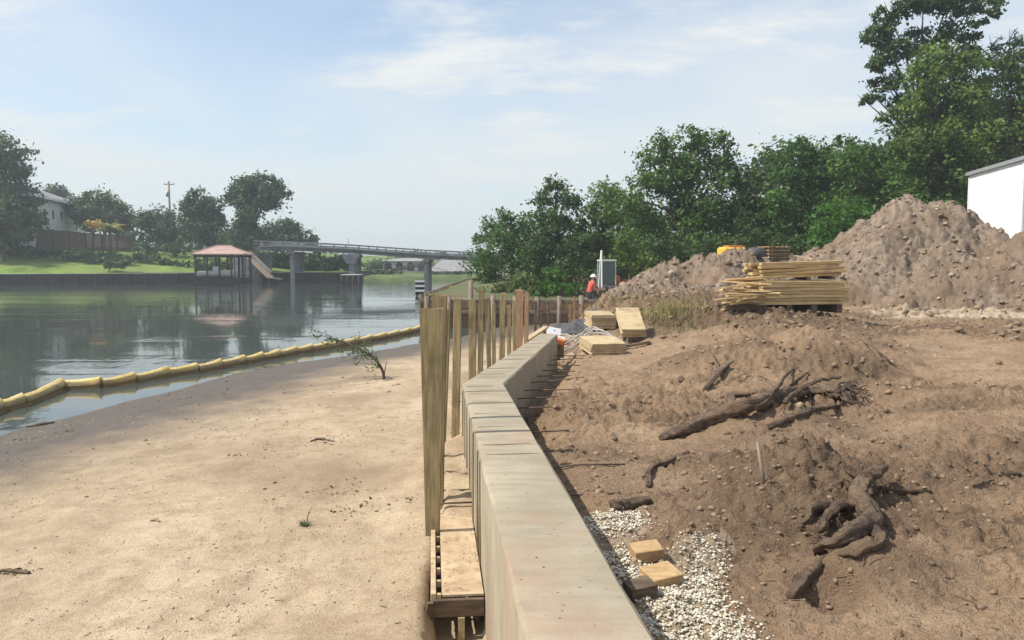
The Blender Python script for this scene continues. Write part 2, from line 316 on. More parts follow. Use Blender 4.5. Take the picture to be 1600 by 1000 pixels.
M['yellow'] = pmat('machine_yellow', (0.62, 0.36, 0.04), (0.72, 0.46, 0.07), 4, rough=0.5)
M['orange'] = pmat('orange_mesh', (0.60, 0.15, 0.04), (0.72, 0.24, 0.08), 6, rough=0.7)
M['red_cloth'] = pmat('red_cloth', (0.45, 0.07, 0.05), (0.60, 0.13, 0.09), 10, rough=0.9)
M['skin'] = pmat('skin', (0.30, 0.17, 0.11), (0.36, 0.21, 0.14), 10, rough=0.6)
M['denim'] = pmat('dark_cloth', (0.03, 0.03, 0.035), (0.06, 0.055, 0.05), 10, rough=0.9)
M['tarp'] = pmat('dark_tarp', (0.05, 0.05, 0.055), (0.12, 0.115, 0.11), 6, rough=0.6)
M['pipe'] = pmat('grey_plastic', (0.28, 0.26, 0.24), (0.42, 0.40, 0.37), 8, rough=0.6)
M['grass'] = pmat('lawn', (0.085, 0.145, 0.022), (0.19, 0.27, 0.05), 0.5, rough=0.95, bstr=0.5, bdist=0.1, per_obj=0, dirt=((0.20, 0.22, 0.07), 0.12, 0.5, 0.8))
M['far_grass'] = pmat('far_grass', (0.07, 0.10, 0.03), (0.13, 0.17, 0.055), 0.3, rough=0.95, bstr=0.5, bdist=0.1, per_obj=0)
M['bank_soil'] = pmat('bank_soil', (0.11, 0.09, 0.05), (0.19, 0.15, 0.09), 0.6, rough=0.95, bstr=0.5, bdist=0.05, per_obj=0, dirt=((0.07, 0.12, 0.025), 0.4, 0.4, 0.65))
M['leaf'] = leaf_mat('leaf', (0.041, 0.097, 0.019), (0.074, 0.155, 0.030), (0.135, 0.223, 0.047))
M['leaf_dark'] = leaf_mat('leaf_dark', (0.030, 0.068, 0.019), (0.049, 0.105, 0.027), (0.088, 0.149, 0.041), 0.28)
M['leaf_bright'] = leaf_mat('leaf_bright', (0.052, 0.132, 0.017), (0.086, 0.201, 0.028), (0.138, 0.265, 0.046), 0.4)
M['leaf_olive'] = leaf_mat('leaf_olive', (0.066, 0.102, 0.030), (0.102, 0.150, 0.042), (0.156, 0.198, 0.066), 0.35)
M['leaf_far'] = leaf_mat('leaf_far', (0.036, 0.070, 0.030), (0.058, 0.109, 0.041), (0.096, 0.154, 0.058), 0.25)
M['flower'] = leaf_mat('flower', (0.64, 0.44, 0.06), (0.66, 0.50, 0.10), (0.60, 0.54, 0.16), 0.3)
M['palm'] = leaf_mat('palm_leaf', (0.14, 0.17, 0.04), (0.24, 0.25, 0.06), (0.34, 0.31, 0.09), 0.35)
M['straw'] = leaf_mat('dry_grass', (0.13, 0.15, 0.035), (0.26, 0.25, 0.08), (0.40, 0.35, 0.15), 0.3)
M['litter'] = leaf_mat('leaf_litter', (0.05, 0.035, 0.02), (0.11, 0.075, 0.045), (0.20, 0.14, 0.085), 0.1)
m, t = new_mat('window_glass'); finish(t, (0.03, 0.04, 0.05), 0.08, spec=0.6); M['glass'] = m
# still brackish water with faint ripples
m, t = new_mat('water'); v = coords(t, (1.0, 0.45, 1)); v2 = coords(t, (0.05, 0.32, 1))
n1 = noise(t, v, 1.6, 3, 0.5); n2 = noise(t, v2, 0.9, 3, 0.5); n3 = noise(t, v, 6.0, 2, 0.5)
amp = ramp(t, n2, [(0.48, (0.30, 0.30, 0.30)), (0.62, (1.6, 1.6, 1.6))])
sw_ = t.nodes.new('ShaderNodeSeparateXYZ'); t.links.new(coords(t), sw_.inputs[0]); ruf = N(t, 'ShaderNodeMapRange', {0: sw_.outputs[1], 1: 55.0, 2: 105.0, 3: 0.0, 4: 2.2}).outputs[0]
amp = N(t, 'ShaderNodeMath', {0: amp, 1: ruf}, operation='ADD').outputs[0]
hh = N(t, 'ShaderNodeMath', {0: N(t, 'ShaderNodeMath', {0: n3, 1: 0.25, 2: n1}, operation='MULTIPLY_ADD').outputs[0], 1: amp}, operation='MULTIPLY').outputs[0]
b = finish(t, (0.062, 0.075, 0.066), 0.04, hh, 0.07, 0.12, spec=0.5); b.inputs['IOR'].default_value = 1.33; M['water'] = m

# ------------------------------------------------------------------ plan of the place (metres; camera above the origin, Y away from it)
B_L, B_R = Vector((-0.66, 10.6)), Vector((-0.11, 10.62))           # the corner of the cap
DN = Vector((-0.0984, 0.9951)); NN = Vector((0.9951, 0.0984))        # near leg: direction and its right-hand normal
A_L = B_L - DN * 12.6; A_R = A_L + NN * 0.555
C_L, C_R = Vector((0.66, 18.35)), Vector((1.03, 18.05))
CAP = 1.40
def wall_left(Y):
    Y = np.asarray(Y, float)
    near = B_L.x + (Y - B_L.y) * (DN.x / DN.y); far = B_L.x + (Y - B_L.y) * ((C_L.x - B_L.x) / (C_L.y - B_L.y))
    return np.where(Y < B_L.y, near, far)
def wall_right(Y):
    Y = np.asarray(Y, float)
    near = B_R.x + (Y - B_R.y) * (DN.x / DN.y); far = B_R.x + (Y - B_R.y) * ((C_R.x - B_R.x) / (C_R.y - B_R.y))
    return np.where(Y < B_R.y, near, far)
def form_d(X, Y): return X * NN.x + Y * NN.y                        # lateral distance from the line under the camera; wall face at 0.385

SHORE = np.array([(-16, -6), (-12.5, 3), (-10.3, 9.5), (-8.96, 14.0), (-8.3, 17.6), (-7.2, 23.0), (-3.9, 28.8), (-1.5, 34), (-0.5, 37.8), (0, 60)], float)
def shore_d(X, Y):                                                    # > 0 on the beach
    X = np.asarray(X, float); Y = np.asarray(Y, float); best = np.full(X.shape, 1e9); sg = np.ones(X.shape)
    for (x0, y0), (x1, y1) in zip(SHORE[:-1], SHORE[1:]):
        dx, dy = x1 - x0, y1 - y0; tt = np.clip(((X - x0) * dx + (Y - y0) * dy) / (dx * dx + dy * dy), 0, 1)
        d = np.hypot(X - x0 - tt * dx, Y - y0 - tt * dy); s = np.sign((X - x0) * dy - (Y - y0) * dx)
        m_ = d < best; best = np.where(m_, d, best); sg = np.where(m_, s, sg)
    return best * sg
def sand_h(X, Y):
    X = np.asarray(X, float); Y = np.asarray(Y, float)
    d = shore_d(X, Y) + 0.35 * fbm(X * 0.5, Y * 0.5, 5, 3)
    z = np.where(d > 0, 0.26 * (1 - np.exp(-d / 3.2)) + 0.012 * d, 0.16 * d)
    z = z + sstep(0.0, 2.5, d) * (0.05 * fbm(X * 0.45, Y * 0.45, 31, 3) + 0.018 * fbm(X * 2.0, Y * 2.2, 8, 3, 0.5) - 0.022 * sstep(0.20, 0.34, fbm(X * 2.6, Y * 2.6, 88, 2)) * sstep(-0.05, 0.25, fbm(X * 0.4, Y * 0.4, 89, 2)) + 0.010 * fbm(X * 9, Y * 10, 3, 3, 0.7))
    fd = wall_left(Y) - X                                             # distance out from the wall face
    bank = sstep(0.40, 0.26, fd) * sstep(7.3, 8.4, Y) * sstep(10.9, 10.2, Y) * (0.335 + 0.10 * fbm(X * 4, Y * 4, 77, 3)) + sstep(0.6, 0.2, fd) * sstep(10.2, 10.9, Y) * 0.16
    z = z + bank
    pit = sstep(-0.06, 0.02, fd) * sstep(0.50, 0.40, fd) * sstep(6.9, 6.5, Y) * sstep(5.2, 5.5, Y)
    return z - pit * 0.14 + 0.07 * sstep(1.1, 0.46, fd) * sstep(10.5, 10.0, Y) - 0.17 * sstep(0.41, 0.375, fd) * sstep(10.3, 10.1, Y) * sstep(5.2, 5.5, Y)

MOUNDS = [  # x, y, top z, slope, rounding
    (5.45, 14.6, 1.78, 0.58, 0.55), (4.4, 14.4, 1.60, 0.42, 0.6), (6.6, 15.3, 1.50, 0.45, 0.5), (3.6, 14.8, 1.35, 0.35, 0.5),
    (2.55, 7.0, 1.36, 0.55, 0.35), (1.95, 6.2, 1.22, 0.5, 0.3), (3.1, 9.3, 1.30, 0.40, 0.5), (2.35, 5.0, 1.20, 0.6, 0.25),
    (18.6, 38.0, 6.25, 0.86, 0.7), (19.6, 37.6, 6.1, 0.85, 0.5), (17.3, 38.4, 4.9, 0.8, 0.5), (20.9, 36.5, 4.8, 0.75, 0.6), (18.6, 33.9, 3.7, 0.7, 0.6), (20.6, 32.4, 4.05, 0.75, 0.7), (23.0, 31.6, 4.6, 0.75, 0.8), (17.6, 34.6, 3.0, 0.6, 0.5), (26, 31, 5.0, 0.7, 1.0), (29, 31, 5.0, 0.7, 1.0), (20.2, 29.6, 2.7, 0.6, 0.5), (22.6, 28.6, 3.3, 0.65, 0.5), (18.2, 31.6, 2.5, 0.6, 0.5),
    (4.9, 28.6, 1.55, 0.35, 0.8), (5.8, 30.6, 2.55, 0.50, 0.7), (7.6, 32.6, 3.30, 0.58, 0.7), (9.3, 35.2, 3.55, 0.62, 0.7), (11.2, 37.6, 3.45, 0.6, 0.8), (13.4, 38.6, 3.2, 0.6, 0.8), (5.8, 24.0, 1.95, 0.36, 0.9), (6.6, 20.2, 1.55, 0.3, 0.9), (7.6, 25.5, 1.9, 0.4, 0.8), (6.4, 27.2, 2.2, 0.22, 1.0), (6.1, 22.6, 1.85, 0.21, 0.8), (5.9, 18.6, 1.58, 0.20, 0.8), (8.9, 30.2, 2.5, 0.6, 0.5),
    (15.8, 39.5, 3.9, 0.7, 0.6)]
def rough_mask(X, Y):
    return np.clip(0.5 + 1.5 * fbm(X * 0.33, Y * 0.6, 61, 3), 0, 1)
def dirt_h(X, Y):
    X = np.asarray(X, float); Y = np.asarray(Y, float)
    wr = X - wall_right(Y)
    z = 1.0 + 0.012 * np.clip(wr, 0, 20) + 0.05 * sstep(16, 30, Y) + 0.9 * sstep(38, 50, Y) * sstep(5, 10, X)
    wx, wy = 0.5 * fbm(X * 0.7, Y * 0.7, 91, 3), 0.5 * fbm(X * 0.7, Y * 0.7, 92, 3)
    mound = np.zeros_like(z)
    for (mx, my, mz, sl, ro) in MOUNDS:
        big = min(1.6, max(0.35, (mz - 1) * 0.4))
        r = np.sqrt((X - mx + wx * big) ** 2 + (Y - my + wy * big) ** 2 + ro * ro) - ro
        c = mz - sl * r; k = 0.10
        h_ = np.clip(0.5 + 0.5 * (c - z) / k, 0, 1); z = z * (1 - h_) + c * h_ + k * h_ * (1 - h_) * 0.5
        mound = np.maximum(mound, sstep(0.0, 0.4, c - 1.05))
    rm = rough_mask(X, Y); amp = np.clip(0.35 + 0.9 * rm + 0.5 * mound, 0, 1.6)
    far = 1 + sstep(14, 30, Y) * 0.5
    z = z + 0.10 * fbm(X * 0.5, Y * 0.9, 12, 3) * far
    z = z + amp * (0.08 * fbm(X * 1.5, Y * 2.2, 22, 4, 0.6) + 0.10 * np.abs(fbm(X * 4.3, Y * 4.8, 44, 4, 0.65)) + 0.055 * fbm(X * 10, Y * 11, 45, 3, 0.7)) * far
    cr = np.abs(fbm(X * 6.5, Y * 7.5, 46, 3, 0.6)); cb = fbm(X * 17, Y * 18, 47, 2, 0.7); rgh = np.clip(0.25 + 1.1 * rm + 0.4 * mound, 0, 1.4) * (1 - 0.7 * sstep(16, 24, Y))
    z = z + rgh * (0.085 * cr + 0.030 * cb * sstep(-0.15, 0.2, fbm(X * 1.3, Y * 1.3, 48, 2)) - 0.02)
    z = z + mound * sstep(20, 28, Y) * (0.60 * fbm(X * 0.7, Y * 0.7, 71, 3, 0.5) + 0.45 * np.abs(fbm(X * 1.6 + 0.9 * Y, Y * 0.9 - X * 0.3, 73, 4, 0.6)) - 0.26)
    z = z + 0.075 * fbm(X * 0.22 + Y * 0.10, Y * 3.2 - X * 0.35, 15, 3, 0.55) * sstep(2, 4, X) * (1 - mound)         # wheel ruts across the lot
    trench = sstep(0.75, 0.05, wr) * sstep(8.6, 10.2, Y)
    z = z - 0.42 * trench - 0.06 * sstep(0.5, 0.0, wr) * (1 - sstep(8.6, 10.2, Y))
    for (hx, hy, hr, hd) in ((1.98, 4.75, 0.16, 0.20), (1.60, 5.52, 0.10, 0.13), (5.15, 11.4, 0.35, 0.22), (2.75, 6.75, 0.15, 0.12)):
        z = z - hd * np.exp(-(((X - hx) ** 2 + ((Y - hy) * 0.8) ** 2) / hr ** 2))
    return z
def hit(x, v, fn, y0=2.5, y1=60):                                    # where the line of sight of a photo pixel meets the ground
    d = ray(x, v); Ys = np.geomspace(y0, y1, 6000); tt = Ys / d.y
    z = CAMZ + d.z * tt; h_ = fn(d.x * tt, Ys); k = np.argmax(z <= h_)
    return Vector((d.x * tt[k], Ys[k], float(h_[k])))
def on_dirt(x, v): return hit(x, v, dirt_h)
def on_sand(x, v): return hit(x, v, sand_h)
def gz(x, y): return float(dirt_h(np.array([x]), np.array([y]))[0])
def sz(x, y): return float(sand_h(np.array([x]), np.array([y]))[0])

def sheet(name, rows, x0f, x1f, ncol, hf, mat, attrs=None, power=1.0):
    Y = rows[:, None] * np.ones((1, ncol)); u = np.linspace(0, 1, ncol)[None, :] ** power
    X = x0f(rows)[:, None] * (1 - u) + x1f(rows)[:, None] * u
    Z = hf(X, Y); vts = np.stack([X, Y, Z], -1).reshape(-1, 3)
    i = np.arange((len(rows) - 1) * ncol).reshape(len(rows) - 1, ncol)[:, :-1].ravel()
    me = arr_mesh(name, vts, np.stack([i, i + 1, i + ncol + 1, i + ncol], -1))
    for an, fn in (attrs or {}).items():
        a = me.attributes.new(an, 'FLOAT', 'POINT'); a.data.foreach_set('value', fn(X, Y).astype(np.float32).ravel())
    o = link_mesh(name, me, mat, smooth=True); o['kind'] = 'structure'; return o

# ------------------------------------------------------------------ ground, beach, water, banks
rows = np.concatenate([np.linspace(-4, 3.0, 40), np.geomspace(3.05, 26, 560), np.linspace(26.08, 42, 185), np.geomspace(42.4, 62, 26)])
def tone_f(X, Y):
    rm = rough_mask(X, Y); md = np.zeros_like(X)
    for (mx, my, mz, sl, ro) in MOUNDS:
        md = np.maximum(md, sstep(1.6, 0.5, np.hypot(X - mx, Y - my) / ((mz - 0.9) / sl)) * (0.5 if my < 20 else 0.9))
    near = sstep(14, 7, Y) * 0.42
    return np.clip(rm * 0.72 + near + md + 0.7 * fbm(X * 1.1, Y * 1.6, 19, 4) - 0.15 - 0.4 * sstep(3.2, 0.6, X - wall_right(Y)) * sstep(7, 10, Y), 0, 1)
def pale_f(X, Y):
    a = sstep(0.25, 0.55, fbm(X * 0.25, Y * 0.9, 83, 3) + 0.55 * np.exp(-((Y - 27.2) / 1.6) ** 2) * sstep(8, 13, X))
    q = np.exp(-(((X - 17.2) / 3.2) ** 2 + ((Y - 26.0) / 0.9) ** 2))
    flat = np.ones_like(X)
    for (mx, my, mz, sl, ro) in MOUNDS: flat = flat * (1 - sstep(1.15, 0.85, np.hypot(X - mx, Y - my) / ((mz - 0.95) / sl)))
    return np.clip(0.8 * a * sstep(15, 22, Y) + 1.1 * q, 0, 1) * flat
def spoil_f(X, Y):
    md = np.zeros_like(X)
    for (mx, my, mz, sl, ro) in MOUNDS:
        if my > 20 and sl > 0.45: md = np.maximum(md, sstep(1.05, 0.75, np.hypot(X - mx, Y - my) / ((mz - 0.95) / sl)))
    return md * np.clip(0.75 + 0.8 * fbm(X * 0.8, Y * 0.8, 33, 3), 0, 1)
sheet('dirt_ground', rows, lambda y: wall_right(y) - 0.2, lambda y: 0.95 * np.maximum(y, 2) + 6, 520, dirt_h, M['soil'], {'tone': tone_f, 'pale': pale_f, 'spoil': spoil_f}, 1.15)
rowsb = np.concatenate([np.linspace(-4, 2.0, 20), np.geomspace(2.1, 39.5, 360)])
def wet_f(X, Y):
    d = shore_d(X, Y) + 0.5 * fbm(X * 0.6, Y * 0.6, 51, 4)
    return np.clip(sstep(5.0, 1.7, d + 0.8 * fbm(X * 1.6, Y * 1.6, 52, 3)), 0, 1)
sheet('sandy_beach', rowsb, lambda y: -0.75 * np.maximum(y, 2) - 10, lambda y: wall_left(y) + 0.2, 330, sand_h, M['sand'], {'wet': wet_f})
def plain(name, pts, faces, mat, kind='structure'):
    me = bpy.data.meshes.new(name); me.from_pydata(pts, [], faces); me.update(); o = link_mesh(name, me, mat); o['kind'] = kind; return o
plain('river_water', [(-900, -60, 0), (500, -60, 0), (500, 900, 0), (-900, 900, 0)], [(0, 1, 2, 3)], M['water'])
plain('river_bed_ground', [(-930, -930, -2.2), (930, -930, -2.2), (930, 930, -2.2), (-930, 930, -2.2)], [(0, 1, 2, 3)], M['bank_soil'])
def grid_h(name, x0, x1, y0, y1, nx, ny, fn, mat):
    xs = np.linspace(x0, x1, nx); ys = np.linspace(y0, y1, ny); X, Y = np.meshgrid(xs, ys); Xn, Yn, Z = fn(X, Y)
    i = np.arange((ny - 1) * nx).reshape(ny - 1, nx)[:, :-1].ravel()
    me = arr_mesh(name, np.stack([Xn, Yn, Z], -1).reshape(-1, 3), np.stack([i, i + 1, i + nx + 1, i + nx], -1))
    o = link_mesh(name, me, mat, smooth=True); o['kind'] = 'structure'; return o
# the far (left) bank: lawn rising behind a dark bulkhead
LB = np.array([(-230, 92), (-110, 104), (-72, 110.5), (-47, 121), (-38, 124), (-29.5, 126), (-27.5, 150), (-26, 175)], float)
def lb_y(X): return np.interp(X, LB[:6, 0], LB[:6, 1])
def left_bank(X, Y):                          # X along the bank, Y = metres inland
    yy = lb_y(X) + Y
    z = 1.55 + np.interp(Y, [0, 3, 20, 45, 400], [0, 0.25, 3.6, 4.6, 6]) * np.interp(X, [-90, -50, -42, -36, -27], [1.08, 0.85, 0.6, 0.2, 0.02]) + 0.12 * fbm(X * 0.3, yy * 0.3, 4, 3)
    return X, yy, z
def lbz(X, Y): return float(left_bank(np.array([X * 1.0]), np.array([Y - float(lb_y(X))]))[2][0])
grid_h('lawn_bank', -230, -27.6, 0.02, 320, 110, 90, lambda X, Y: left_bank(X, 320 * (Y / 320) ** 2.2), M['grass'])
# land beyond the bridge
def far_land(X, Y):
    d = Y - (148 + 6 * np.sin(X * 0.05)); z = np.where(d < 0, -1.5, np.clip(d * 0.25, -1, 0.6) + np.clip(d * 0.02, 0, 3))
    return X, Y, z + 0.15 * fbm(X * 0.2, Y * 0.2, 6, 3)
grid_h('far_shore_ground', -27.4, 500, 140, 900, 160, 120, lambda X, Y: far_land(X, 140 + 760 * ((Y - 140) / 760) ** 2), M['far_grass'])
# right bank behind the old timber bulkhead
def right_bank(X, Y):
    z = 0.95 + 0.4 * sstep(38, 44, Y) + 1.2 * sstep(44, 58, Y) * sstep(-4, 6, X) + 0.12 * fbm(X * 0.4, Y * 0.4, 9, 3)
    return X, Y, np.where((X > 1.2) & (Y < 62) & (X < 0.9 * Y + 5), np.minimum(z, 0.55), z)
grid_h('right_bank_ground', -4.5, 300, 38.15, 160, 200, 110, right_bank, M['bank_soil'])

# ------------------------------------------------------------------ concrete seawall cap
cap = thing('seawall_cap', 'long tan concrete seawall cap with a bend, running away between beach and dirt', 'seawall', (0, 0, 0))
prof_n = 9
def cap_loft():
    st = []
    n1_, n2_ = 90, 60
    for i in range(n1_ + 1): st.append((A_L.lerp(B_L, i / n1_), A_R.lerp(B_R, i / n1_)))
    for i in range(1, n2_ + 1): st.append((B_L.lerp(C_L, i / n2_), B_R.lerp(C_R, i / n2_)))
    vts = []
    for j, (l, r) in enumerate(st):
        ax = (r - l); w = ax.length; ax = ax / w; s = j * 0.14
        row = [(0, -0.1), (0, 0.6), (0.0, CAP - 0.022), (0.006, CAP - 0.006), (0.022, CAP), (w * 0.35, CAP), (w * 0.7, CAP), (w - 0.018, CAP), (w, CAP - 0.02), (w, 1.0), (w, 0.2)]
        for k, (u, z) in enumerate(row):
            jz = 0.006 * float(fbm(np.array([s * 1.3]), np.array([k * 0.9]), 3, 3)[0]); ju = 0.012 * float(fbm(np.array([s * 1.7]), np.array([k * 1.3]), 13, 3)[0])
            p = l + ax * (u + ju); vts.append((p.x, p.y, z + jz))
    k = 11; fs = [(j * k + a, (j + 1) * k + a, (j + 1) * k + a + 1, j * k + a + 1) for j in range(len(st) - 1) for a in range(k - 1)]
    fs = [f[::-1] for f in fs]
    fs += [tuple(range(k))[::-1], tuple((len(st) - 1) * k + a for a in range(k))]
    mb = MB(); mb.add(vts, fs); o = mb.build('concrete_beam', M['concrete'], cap)
    me = o.data; sm = [len(p.vertices) == 4 for p in me.polygons]; me.polygons.foreach_set('use_smooth', sm); me.set_sharp_from_angle(angle=math.radians(28))
cap_loft()
for i, (Y, fr) in enumerate(((6.62, 1.0), (6.98, 0.86), (7.75, 0.55), (8.45, 0.62), (9.15, 0.7), (9.75, 0.5), (10.35, 0.72))):
    p = Vector((float(wall_left(Y)), Y)); e = p + NN * (0.555 * fr); mb = MB()
    pr = 0.007 + 0.004 * rnd.random(); wd = 0.016 + 0.01 * rnd.random()
    pts = [(p.x - pr * 0.5, p.y, 0.45), (p.x - pr, p.y, 0.9), (p.x - pr, p.y, CAP - 0.06), (p.x + 0.018, p.y, CAP - 0.008), (p.x + 0.06, p.y, CAP + pr * 0.35), (e.x, e.y, CAP + pr * 0.2 - 0.004)]
    mb.tube(pts, [wd * 0.5] * 5 + [wd * 0.25], 6); mb.build('form_seam', M['concrete'], cap, True)
for i, tt in enumerate((0.08, 0.16, 0.38, 0.62)):
    l, r = B_L.lerp(C_L, tt), B_R.lerp(C_R, tt); mb = MB(); mb.beam((l.x + 0.03, l.y, CAP + 0.001), (l.lerp(r, 0.85).x, l.lerp(r, 0.85).y, CAP + 0.001), 0.014, 0.006); mb.build('form_seam', M['concrete'], cap)
# steel tie rods sticking out on the dirt side
for i in range(13):
    if i < 4: p = Vector((float(wall_right(6.7 + i * 0.85)), 6.7 + i * 0.85)); n = NN
    else:
        tt = 0.06 + (i - 4) * 0.108; p = B_R.lerp(C_R, tt); d_ = (C_R - B_R).normalized(); n = Vector((d_.y, -d_.x))
    L = 0.62 + 0.3 * rnd.random(); q = p + n * L; z = 1.02 if i < 4 else 0.98
    q = q + Vector((0, -0.12 * rnd.random())); mb = MB(); zz_ = max(gz(q.x, q.y) + 0.012, z - 0.10)
    mb.tube([(p.x - n.x * 0.05, p.y - n.y * 0.05, z), (p.lerp(q, 0.5).x, p.lerp(q, 0.5).y, max(gz(*p.lerp(q, 0.5)) + 0.012, (z + zz_) / 2)), (q.x, q.y, zz_)], 0.010, 6)
    mb.build('tie_rod', M['rust'], cap, True)

# ------------------------------------------------------------------ wooden formwork left of the cap
form = thing('wooden_formwork', 'low wooden form tray with slotted edge lying along the foot of the concrete cap', 'formwork')
def fp(d, s, z):                              # lateral d, distance s along the near leg
    p = DN * s + NN * d; return (p.x, p.y, z)
MB().beam(fp(0.215, 6.02, 0.445), fp(0.215, 10.1, 0.455), 0.325, 0.022, 0.003).build('soffit_board', M['sandy_ply'], form)
MB().beam(fp(-0.012, 6.0, 0.405), fp(-0.012, 10.3, 0.425), 0.042, 0.14, 0.004).build('edge_board', M['sandy_ply'], form)
for i in range(16): MB().box(fp(0.03, 6.03 + i * 0.26, 0.437), (0.032, 0.035, 0.05), (0, 0, 0.098)).build('spacer_block', M['ply'], form)
MB().beam(fp(-0.03, 5.99, 0.365), fp(0.375, 5.99, 0.365), 0.04, 0.135, 0.004).build('end_beam', M['dark_wood'], form)
MB().box(fp(-0.045, 5.955, 0.355), (0.05, 0.03, 0.16), (0.2, 0.1, 0.3), 0.004).build('cleat', M['dark_wood'], form)
MB().beam(fp(0.20, 5.97, 0.05), fp(0.20, 5.97, 0.295), 0.035, 0.05).build('support_peg', M['ply'], form)
MB().beam(fp(0.02, 6.3, 0.26), fp(0.02, 7.4, 0.26), 0.04, 0.12).build('bearer', M['dark_wood'], form)
MB().beam(fp(0.33, 6.1, 0.26), fp(0.33, 7.4, 0.26), 0.04, 0.12).build('bearer', M['dark_wood'], form)
for i in range(6):
    s = 8.02 + i * 0.46; mb = MB(); mb.tube([fp(-0.02, s, 0.56), fp(0.15, s + 0.02, 0.562), fp(0.40, s, 0.57)], 0.011, 6); mb.build('cross_tie', M['rust'], form, True)

ORD = ['first', 'second', 'third', 'fourth', 'fifth', 'sixth', 'seventh', 'eighth', 'ninth', 'tenth', 'eleventh', 'twelfth', 'thirteenth', 'fourteenth', 'fifteenth', 'sixteenth', 'seventeenth']
def far_y(px):                                # where a stake of that photo column stands on the line beside the far leg
    best = None
    for k in range(2000):
        Y = 10.4 + k * 0.006; X = -1.10 + 0.170 * (Y - 10.6)
        if abs(800 + F * X / Y - px) < 0.6: return X, Y
    return -1.1, 10.6
stakes = []                                    # X, Y, width, thickness, top z, lean x, lean y, yaw, material
stakes.append((-0.0984 * 7.45 + 0.003, 7.45, 0.225, 0.045, 2.585, -0.02, 0.02, 0.08, 'stake'))
stakes.append((-0.0984 * 8.15 + 0.005, 8.15, 0.15, 0.045, 2.68, 0.055, 0.05, 0.15, 'stake'))
stakes.append((-0.0984 * 9.0 - 0.01, 9.0, 0.12, 0.045, 2.52, 0.10, 0.03, -0.1, 'stake'))
stakes.append((-0.0984 * 9.9 + 0.06, 9.9, 0.07, 0.045, 2.44, 0.09, 0.0, 0.2, 'stake'))
for px, wpx, vt, mt, ln in ((696, 9, 482, 'stake', 0.09), (713, 15, 466, 'stake', 0.05), (738, 14, 468, 'stake', 0.02), (751, 10, 452, 'stake', 0.05), (764, 8, 466, 'stake', -0.04),
                            (772, 7, 475, 'stake', 0.0), (785, 11, 458, 'stake', 0.04), (796, 7, 477, 'stake', 0.0), (804, 6, 470, 'stake', -0.03), (812, 13, 453, 'stake_red', 0.02), (823, 8, 456, 'stake_red', 0.03)):
    X, Y = far_y(px); stakes.append((X - ln * 0.5, Y, 0.80 * wpx * Y / F, 0.045, P(px, vt, Y).z, ln, 0.02, 0.25 + 0.2 * rnd.random(), mt))
for i, (X, Y, w, th, zt, lx, ly, yaw, mt) in enumerate(stakes):
    zb = sz(X, Y) - 0.12 if i else 0.36
    a, b_ = Vector((X, Y, zb)), Vector((X + lx, Y + ly, zt)); q = (b_ - a).to_track_quat('Z', 'Y').to_matrix() @ Matrix.Rotation(yaw, 3, 'Z')
    q = Matrix.Rotation(0, 3, 'Z') @ q; mb = MB(); mid = (a + b_) / 2
    # keep the broad face towards the camera side
    zax = (b_ - a).normalized(); xax = Vector((math.cos(yaw * 0.5), -math.sin(yaw * 0.5), 0)); xax = (xax - zax * xax.dot(zax)).normalized(); yax = zax.cross(xax)
    R = Matrix((xax, yax, zax)).transposed(); mb.box(mid - Vector((0, 0, 0)), (w, th, (b_ - a).length), R, 0.004)
    if i == 0: mb.v = [((x_ - (X - 0.066)) * (0.60 + 0.42 * (z_ - zb) / (zt - zb)) + (X - 0.066), y_, z_) for (x_, y_, z_) in mb.v]
    o = mb.build('timber_stake', M[mt]); me = o.data
    for vtx in me.vertices:                   # rough sawn, slightly twisted
        vtx.co.x += 0.004 * rnd.uniform(-1, 1); vtx.co.y += 0.004 * rnd.uniform(-1, 1)
        if vtx.co.z > zt - 0.05: vtx.co.z += 0.012 * rnd.uniform(-1, 1)
    lab = 'nearest tall olive timber stake, standing alone in front of the row by the cap' if i == 0 else \
        ('farthest reddish timber stake at the end of the row by the cap' if i == len(stakes) - 1 else ORD[i] + ' timber stake from the camera in the row beside the concrete cap')
    set_props(o, lab, 'stake', 'timber stakes along the concrete cap')

